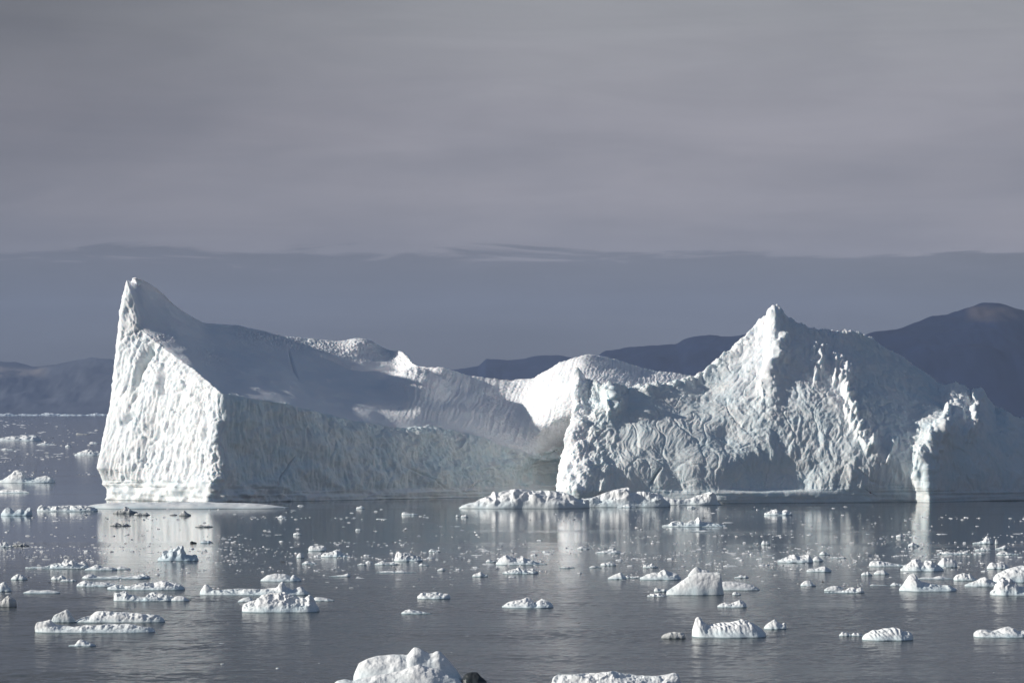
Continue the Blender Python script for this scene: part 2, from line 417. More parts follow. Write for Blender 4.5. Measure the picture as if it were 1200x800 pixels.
R1 = [(80,159,333,862),(100,155,328,831),(122,157,324.5,800),(128,168,328.5,806),(140,179,334,811),(165,192,344,817),(205,208,360,824),(240,232,375,831),(248,238,378,833),(290,275,382,841),(330,320,391,850),(370,360,397,855),(409,400,399,858),(425,418,399,860),(435,428,402,861),(463,462,410,864),(478,474,414,855),(488,482,425,844),(496,492,431,839),(511,518,431,837),(550,552,441,842),(575,600,444,843),(595,622,444,842),(610,638,436,840),(625,655,427,838),(655,688,417,836),(690,720,421,845),(720,750,430,850),(830,815,445,856)]
K1 = [(a, b*0.93+40, None, d+75) for a, b, c, d in R1]
def midline(Ca, Ra, f, dY, dpy):
    us = sorted(set([p[0] for p in Ca]+[p[0] for p in Ra])); out = []
    ca = np.array(Ca, float); ra = np.array(Ra, float)
    for u in us:
        c = [np.interp(u, ca[:, 0], ca[:, k]) for k in (1, 2, 3)]; r = [np.interp(u, ra[:, 0], ra[:, k]) for k in (1, 2, 3)]
        w = np.interp(u, [122, 165, 1000], [0, 1, 1])
        ex = dY(u) if callable(dY) else dY; ey = dpy(u) if callable(dpy) else dpy
        out.append((u, c[0]+(r[0]-c[0])*f, c[1]+(r[1]-c[1])*f+ey*w, c[2]+(r[2]-c[2])*f+ex*w))
    return out
_m = np.array(M13, float); _c = np.array(C1, float)
M14 = []
for u in sorted(set(_m[:, 0]) | set(_c[:, 0])):
    f = 0.62
    M14.append((u,)+tuple((1-f)*np.interp(u, _m[:, 0], _m[:, k])+f*np.interp(u, _c[:, 0], _c[:, k])-(3.0 if k == 1 and u == 122 else 0) for k in (1, 2, 3)))
# the dome's flank swings towards the viewer on the right of the saddle
S1a = midline(C1, R1, 0.33, lambda u: np.interp(u, [250, 400, 450, 500, 540, 590, 640, 700], [0, 0, -7, -7, 0, 3, -12, -30]), 0)
S1b = midline(C1, R1, 0.68, lambda u: np.interp(u, [250, 520, 590, 640, 700], [3, 4, 5, -16, -30]), 0)
rows = [16, 40, 60, 70, 38, 24, 70, 70, 60, 40]
P, PX, PY, seg, U = loft([B1, N1, M11, M12, M13, M14, C1, S1a, S1b, R1, K1], 1000, rows, [2, 2, 3, 3, 3, 2, 2.5, 14, 14, 4, 10])
seg = np.where(seg < 4, seg, np.where(seg < 6, 4+(seg-4)/2, seg-1)); sg = seg[:, None]+0*PX
snow = sstep(4.96, 5.06, sg+0.10*fbm(P/5., 3, 250)+0.05*fbm(P/1.2, 2, 251))
P = smooth(P, np.where((sg > 5.06) & (sg < 7.94), 1.0, 0.0), 60)
nrm = normals(P)
P[..., 1] -= (fbm(np.stack([PX/90., 0*PX, P[..., 2]*1.3], -1), 3, 15)*0.9)*sstep(0.05, 0.3, sg)*sstep(1.1, 0.9, sg)
base = sstep(0.9, 1.25, sg)             # wave-cut foot stays smooth
disp = cliff_noise(P, 3)*(1-snow)*(0.06+0.94*base)*np.where(sg > 4.5, 1-0.75*sstep(4.6, 5.0, sg), 1)
# the shaded front wall: faint vertical melt streaks at left, cracked layers at right
front = sstep(248, 275, PX)
Pw = P+fbm(P/11., 3, 210)[..., None]*np.array([0.7, 0.7, 3.0])
streakB = ridged(Pw*np.array([1/1.7, 1/1.7, 1/30.]), 3, 201)*0.30+fbm(P/np.array([12, 12, 9]), 4, 202)*1.7
layerB = ridged(Pw*np.array([1/9., 1/9., 1/3.2]), 3, 203)*0.32*sstep(430, 520, PX)
streakA = ridged((P+fbm(P/9., 2, 211)[..., None]*0.8)*np.array([1/1.3, 1/1.3, 1/13.]), 3, 204)*0.36
grv = np.clip(1-np.abs(perlin((P+fbm(P/10., 3, 242)[..., None]*2)*np.array([1/5., 1/5., 1/26.]), 243))*12, 0, 1)
disp = disp*(1-front)*0.45-grv*(0.58-0.36*front)*(1-snow)*base+((streakB+layerB)*front+streakA*(1-front))*(1-snow)*(0.03+0.97*base)*(1-0.6*sstep(4.7, 5, sg))
disp *= np.where(PX < 262, 0.35+0.65*sstep(118, 165, PX), 1)
disp += (fbm(np.stack([PX/14., P[..., 2]*0.35, 0*PX], -1), 3, 230)*1.3+fbm(np.stack([PX/120., P[..., 2]*1.6, 0*PX], -1), 2, 231)*0.5)*sstep(0.0, 0.25, sg)*sstep(1.25, 0.95, sg)*np.where(PX < 340, 1, 0.5)
rec = sstep(580, 625, PX)*(1-snow)*base
disp += rec*(layerB*1.6+fbm(P/np.array([3.5, 3.5, 2.2]), 4, 235)*0.8)
disp -= 4.5*np.exp(-(((PX-634)/26)**2+((PY-556)/17)**2)**2)*(1-snow)*base
disp += cut(PX, PY, [(183, 402), (166, 428), (157, 460)], 2.6, 4.0)*(1-snow)
disp += cut(PX, PY, [(196, 428), (190, 452), (194, 470)], 1.5, 2.5)*(1-snow)
disp += cut(PX, PY, [(143, 500), (152, 489), (163, 486)], 2.0, 4.0)*(1-snow)
disp += cut(PX, PY, [(240, 480), (243, 500), (239, 520)], 1.2, 2.0)*(1-snow)
disp += cut(PX, PY, [(347, 533), (337, 548), (328, 560), (323, 571)], 1.0, 0.9)
disp += cut(PX, PY, [(465, 541), (500, 559), (520, 572), (545, 576), (560, 564), (600, 552)], 0.6, 0.9)*(1-snow)
disp += cut(PX, PY, [(555, 552), (590, 548), (615, 550)], 0.5, 0.9)*(1-snow)
disp += cut(PX, PY, [(372, 415), (392, 421), (412, 428), (440, 432), (470, 432), (492, 432)], 2.4, 1.5)
disp += cut(PX, PY, [(338, 408), (341, 424), (350, 445)], 0.7, 1.0)
# knob, wind-packed bumps, snow grain
disp += snow*5.5*np.exp(-(((PX-489)/30)**2+((PY-456)/15)**2)**1.5)
disp += snow*2.2*np.exp(-(((PX-425)/18)**2+((PY-407)/8)**2))
nse = fbm(P/np.array([0.6, 0.6, 0.45]), 3, 77)+0.5*fbm(P/np.array([2.2, 2.2, 1.2]), 2, 78)
near_ridge = np.exp(-((PY-np.interp(PX, [260, 340, 400, 450, 480], [385, 402, 408, 415, 425]))/9)**2)*sstep(262, 290, PX)*sstep(490, 470, PX)
specks = np.exp(-(((PX-248)/18)**2+((PY-418-(PX-248)*.45)/9)**2))+np.exp(-(((PX-190)/14)**2+((PY-396)/4)**2))
grain = 0.04+0.36*near_ridge+0.28*specks+0.15*sstep(545, 575, PX)+0.35*np.exp(-(((PX-489)/34)**2+((PY-448)/22)**2))
disp += snow*grain*nse
run = ridged(np.stack([(PX+0.35*(PY-450))/6.0+fbm(P/12., 2, 220)*0.8, PY/60., 0*PX], -1), 2, 221)
disp += snow*run*0.16*sstep(440, 500, PX)*sstep(5.1, 5.6, sg)
disp += snow*fbm(P/np.array([18, 18, 10]), 3, 80)*0.9*sstep(5.1, 5.5, sg)
P = P+nrm*disp[..., None]
ice1 = (1-snow)*(0.35+0.65*front)
ice1 = np.maximum(ice1, np.exp(-(poly_dist(PX, PY, [(183, 402), (166, 428), (157, 460)])[0]/5)**2)*(1-snow))
ice1 = np.where(sg < 1.1, 0.6, ice1)
berg1 = empty('iceberg', (-60, 800, 0))
o = finish('ice_body', P, M_BERG, ice1, berg1); o.location = (60, -800, 0)
tag(berg1, 'iceberg with a sharp sunlit peak at left and a long shadowed snow slope', 'iceberg')

# --- right iceberg: spur and broad jagged wall with a pyramid summit
B2 = [(600,700,None,775),(628,668,None,760),(650,651,None,747),(664,664,None,742),(678,678,None,741),(700,702,None,743.5),(760,760,None,745),(850,850,None,746),(1000,1000,None,753),(1068,1068,None,757),(1090,1090,None,753),(1110,1110,None,760),(1200,1200,None,770),(1360,1360,None,798)]
N2 = [(a, b, (HZ+CH*F/d-10), d+0.3) for a, b, c, d in B2]
N2 = [(a, b, p-(4 if 830 < b < 1070 else 0), d) for a, b, p, d in N2]
M21 = [(600,702,545,791),(628,675,545,768),(650,655,552,752),(664,662,555,746),(678,674,555,744),(700,703,550,750),(760,760,545,750),(850,850,548,753),(905,905,550,753),(960,958,552,754),(1000,1000,545,756),(1060,1066,540,760),(1090,1085,545,754),(1110,1108,545,759),(1200,1200,555,773),(1360,1360,560,805)]
M22 = [(600,704,500,793),(628,685,500,771),(650,669,505,757),(664,674,505,753),(678,680,500,753),(700,703,500,758),(760,760,500,758),(850,850,500,764),(905,905,480,767),(960,958,480,768),(1000,1000,490,767),(1060,1068,500,771),(1090,1102,498,768),(1110,1118,500,771),(1200,1200,520,786),(1360,1360,540,812)]
C2 = [(600,708,455,797),(628,690,445,777),(650,674,436,767),(660,679,441,765),(670,686,446,766),(678,693,449,767),(700,703,451,764),(717,717,453,762),(735,735,455,767),(760,760,452,768),(780,780,449,772),(805,805,443,776),(820,820,441,779),(835,835,428,783),(850,850,415,786),(870,870,399,790),(885,885,386,792),(897,897,372,793),(903,903,363,786),(908,908,359,786),(914,914,362,786),(920,920,369,786),(928,928,376,786),(940,940,382,786),(960,960,388,787),(975,975,391,788),(1000,1000,392,790),(1015,1015,396,792),(1030,1030,403,795),(1050,1050,415,799),(1065,1065,427,801),(1085,1085,441,803),(1098,1098,452,799),(1106,1106,453,796),(1116,1116,452,793),(1130,1130,454,794),(1137,1137,460,795),(1148,1148,456,795),(1154,1154,463,798),(1165,1165,475,802),(1180,1180,484,794),(1200,1200,493,802),(1280,1280,505,824),(1360,1360,520,825)]
_b0 = np.array([(p[0], p[3]) for p in B2], float)
M21 = [(a, b, c, np.interp(a, _b0[:, 0], _b0[:, 1])+(1.6 if a > 690 else d-np.interp(a, _b0[:, 0], _b0[:, 1]))) for a, b, c, d in M21]
M22 = [(a, b, c, d-(4 if a > 690 else 0)) for a, b, c, d in M22]
_b = np.array([(p[0], p[3]) for p in B2], float)
C2 = [(a, b, c, d-np.interp(b, [690, 900, 1000, 1200], [0.15, 0.0, -0.10, -0.05])*max(0, d-np.interp(a, _b[:, 0], _b[:, 1])-8)*sstep(690, 800, np.float64(a))) for a, b, c, d in C2]
M22 = [(a, b, c, d-np.interp(b, [690, 900, 1000, 1200], [0.15, 0.0, -0.05, 0.0])*max(0, d-np.interp(a, _b[:, 0], _b[:, 1])-8)*sstep(690, 800, np.float64(a))) for a, b, c, d in M22]
R2 = [(a, b+2, c+3, d+9) for a, b, c, d in C2]
K2 = [(a, 0.9*b+80, None, d+60) for a, b, c, d in C2]
rows = [16, 70, 100, 120, 16, 40]
P, PX, PY, seg, U = loft([B2, N2, M21, M22, C2, R2, K2], 1150, rows, [3, 3, 5, 5, 1.2, 3, 10])
sg = seg[:, None]+0*PX
wgt = (sstep(1.15, 1.6, sg)*sstep(3.92, 3.6, sg))[..., None]
P = P*(1-wgt)+blur_u(P, 22)*wgt            # round off the folds of the wall
nrm = normals(P)
foot = sstep(0.9, 1.2, sg)
spur = sstep(735, 695, PX)
top = sstep(3.3, 3.95, sg)
nz = cliff_noise(P, 31)
disp = nz*(0.05+0.95*foot)*np.where(sg > 3.6, 1-0.55*sstep(3.7, 4.0, sg), 1)*(0.25+0.55*spur)
disp += spur*foot*((cells(P/np.array([4.0, 4.0, 7.0]), 260)-0.5)*-1.6+ridged(P/np.array([3, 3, 9.]), 3, 261)*0.45)
rockier = sstep(840, 880, PX)*sstep(1015, 985, PX)*sstep(500, 430, PY)+0.7*sstep(1085, 1110, PX)*sstep(1165, 1150, PX)*sstep(530, 500, PY)+0.35*sstep(960, 985, PX)*sstep(1085, 1060, PX)*sstep(555, 520, PY)
disp += 0.8*sstep(820, 900, PX)*foot*(ridged((P+fbm(P/9., 2, 66)[..., None]*1.5)*np.array([1/2.4, 1/2.4, 1/22.]), 3, 65)*0.26)
disp += rockier*((cells(P/np.array([4.5, 4.5, 6.5]), 5)-0.5)*-0.45+ridged(P/np.array([4, 4, 18]), 2, 61)*0.30)*foot*(1-0.6*sstep(3.7, 4, sg))
gv = np.clip(1-np.abs(perlin((P+fbm(P/10., 3, 240)[..., None]*2)*np.array([1/6., 1/6., 1/34.]), 241))*13, 0, 1)
disp -= gv*0.24*foot
disp += fbm(P/np.array([14, 14, 22]), 2, 244)*1.0*foot
disp += (fbm(np.stack([PX/16., P[..., 2]*0.35, 0*PX], -1), 3, 232)*0.25+fbm(np.stack([PX/120., P[..., 2]*1.6, 0*PX], -1), 2, 233)*0.4)*sstep(0.0, 0.25, sg)*sstep(1.25, 0.95, sg)
disp -= 4.0*np.exp(-(((PX-905)/58)**2+((PY-562)/26)**2)**1.4)*foot      # scooped amphitheatre
disp += rib(PX, PY, [(978, 410), (982, 450), (1000, 492), (1022, 535)], 3.4, 3.5, 12)*foot
disp += rib(PX, PY, [(955, 400), (957, 425), (953, 450)], 2.2, 3, 8)
disp += rib(PX, PY, [(918, 388), (912, 410), (900, 440), (893, 470)], 1.7, 4, 9)
disp += rib(PX, PY, [(1118, 458), (1110, 488), (1094, 512), (1078, 535), (1074, 562)], 2.3, 4.5, 15)*foot
disp += rib(PX, PY, [(1143, 460), (1136, 490), (1130, 520)], 3.0, 3.5, 8)*foot
disp += rib(PX, PY, [(1045, 510), (1038, 545)], 1.4, 2, 5)*foot
disp += rib(PX, PY, [(710, 456), (717, 470), (713, 492)], 2.6, 4, 7)
disp += cut(PX, PY, [(776, 545), (768, 556), (761, 570)], 1.5, 1.5)
disp += cut(PX, PY, [(1163, 508), (1180, 502), (1198, 505)], 1.0, 1.2)
P = P+nrm*disp[..., None]
jag = fbm(np.stack([P[..., 0]/2.2, P[..., 1]/2.2, 0*PX], -1), 4, 91)*(1.05-0.6*sstep(1020, 1060, PX))*sstep(3.7, 4.0, sg)*sstep(5.6, 5.0, sg)
P[..., 2] += jag
ice2 = np.clip(0.85-0.5*rockier-0.6*sstep(700, 680, PX), 0.1, 1)*np.where(sg > 4, 0.3, 1)
ice2 = np.where(sg < 1.1, 0.9, ice2)
berg2 = empty('iceberg', (70, 760, 0))
o = finish('ice_body', P, M_BERG, ice2, berg2); o.location = (-70, -760, 0)
tag(berg2, 'iceberg at right with a jagged pyramid summit and a broad grey fluted wall', 'iceberg')

# ------------------------------------------------------------------ floes
def floe_points(lobes, depth, seed, rough, furrow=0, res=1.5, ridge=None):
    """lobes: list of (waterline py, [(px, py) profile]); one mesh, each lobe a rugged lump rising from the water"""
    Vs, Qs, Is, n0 = [], [], [], 0
    for li, (wl, prof) in enumerate(lobes):
        prof = np.array(prof, float)
        Y = CH*F/(wl-HZ); s = Y/F
        w = (prof[-1, 0]-prof[0, 0])
        nu = int(np.clip(w*res, 14, 260)); nv = int(np.clip(w*res*0.5, 12, 90))
        u = np.linspace(0, 1, nu); px = prof[0, 0]+u*w
        hp = np.maximum(wl-np.interp(px, prof[:, 0], prof[:, 1]), 0.3)
        hp = np.maximum(blur_u(hp, 0.9*res), 0.3)
        H = hp*s; Wm = w*s
        D = depth*Wm*0.5
        v = np.linspace(-1, 1, nv)[:, None]
        # footprint: blunt ellipse with an uneven edge
        ed = (1-np.abs(2*u-1)**3.0)**0.5
        edge = ed*(1+0.22*perlin(np.stack([u*5, 0*u+seed*1.7+li, 0*u], -1), seed))
        edge = np.maximum(edge, 0.06)
        x = ((px-600)*s)[None, :]+0*v
        y = Y+D*0.55+v*D*edge[None, :]
        yoff = 0.35*perlin(np.stack([u*3, 0*u+seed*2.3, 0*u+li], -1), seed+3)[None, :]
        vv = np.clip(v-yoff*(1-np.abs(v)), -1, 1)
        pw = 2.6 if H.max()/Wm < 0.14 else 1.7
        sh = np.clip(1-np.abs(vv)**pw, 0, 1)**0.75
        if ridge is not None:      # tilted slab: crest near the back, long face towards the front
            rr = ridge+0.25*yoff
            t = np.where(v < rr, (v+1)/(rr+1), (1-v)/(1-rr)); sh = np.clip(1-(1-np.clip(t, 0, 1))**1.5, 0, 1)
        z = H[None, :]*sh
        P = np.stack([x, y, z], -1)
        L = max(Wm*0.11, 0.35); hm_ = max(H.max(), 0.15)
        amp = rough*min(hm_*0.40, Wm*0.06)
        m = np.clip(sh*1.4, 0, 1)*np.clip(H[None, :]/hm_*1.5+0.2, 0, 1)
        nn = fbm(P/np.array([L, L, L*0.8]), 4, seed+5)*1.0+(0.42-cells(P/np.array([L*0.9]*3), seed+8))*0.45+ridged(P/np.array([L*1.6, L*1.6, L*0.8]), 2, seed+15)*0.22-0.1
        z = z+amp*m*nn
        P[..., 1] += amp*0.8*np.clip(sh*1.3, 0, 1)*fbm(P/L+9.1, 3, seed+6)
        P[..., 0] += amp*0.6*np.clip(sh*1.3, 0, 1)*fbm(P/L+19.1, 3, seed+7)
        if furrow:
            z = z+furrow*H.max()*0.10*np.sin((u[None, :]*w*0.55+v*2.0*3.0+perlin(P*0.7, seed)*2.4)*1.9)*sh
        cm = np.maximum(z.max(0), 1e-3); k_ = np.clip(H/cm, 0.7, 1.2); z = z*(0.25+0.75*k_[None, :])
        z = np.where(np.abs(v)+0*z > 0.995, -0.35, z-0.03)
        z[:, 0] = -0.3; z[:, -1] = -0.3
        P[..., 2] = z
        ice = sstep(0.55, 0.1, z/hm_)*0.7+0.25*sstep(0.52, 0.75, fbm(P/(L*2.5), 2, seed+13)+0.5)
        Vs.append(P.reshape(-1, 3)); Qs.append(grid_quads(nv, nu)+n0); Is.append(ice.ravel()); n0 += nu*nv
    return np.concatenate(Vs), np.concatenate(Qs), np.concatenate(Is)
def floe(name, lobes, label=None, cat='ice floe', group=None, depth=0.55, mat=M_FLOE, rough=1.0, seed=1, furrow=0, parent=None, res=1.5, ridge=None):
    if len(lobes) > 1:       # a floe of several slabs: each slab is a part
        if parent is None:
            wl, pr = lobes[-1]; Y = dist_at(wl)
            root = empty(name, ((pr[len(pr)//2][0]-600)/F*Y, Y, 0)); tag(root, label, cat, group)
        for k, lb in enumerate(lobes):
            floe('ice_slab' if parent is None else name, [lb], None, cat, None, depth, mat, rough, seed+k*31, furrow, parent or root, res, ridge)
        return
    V, Q, I = floe_points(lobes, depth, seed, rough, furrow, res, ridge)
    c = V.mean(0); c[2] = 0
    if parent is not None: c = np.array(parent.location)
    me = build_mesh(name, V-c, Q, mat, attr={'ice': I})
    o = link(name, me, parent)
    if parent is None: o.location = c
    if label: tag(o, label, cat, group)
    return o

S.view_settings.view_transform = 'Standard'; S.view_settings.look = 'None'; S.view_settings.exposure = 0.45; S.view_settings.gamma = 1.0

# feet of the big icebergs
floe('waterline_ledge', [(595.5, [(92, 595.5), (105, 591.5), (125, 589.5), (180, 588.5), (240, 588.5), (290, 590), (322, 592.5), (338, 595)])], depth=0.26, rough=0.35, seed=4, parent=berg1, res=1.6)
floe('rubble_foot', [(595.5, [(536, 595), (545, 591), (556, 588), (564, 584), (575, 580), (580, 575), (584, 579), (590, 575), (602, 573), (612, 573), (625, 575), (640, 575), (655, 576), (668, 579), (690, 586)]),
                     (594, [(664, 592), (680, 586), (700, 581), (715, 575), (735, 571), (740, 578), (755, 576), (772, 578), (785, 590)]),
                     (591.5, [(735, 589), (745, 581), (758, 579), (775, 581), (790, 585), (805, 585), (820, 580), (832, 576), (838, 578), (841, 588), (846, 591)])],
     depth=0.22, rough=0.65, seed=6, parent=berg2, res=2.2)

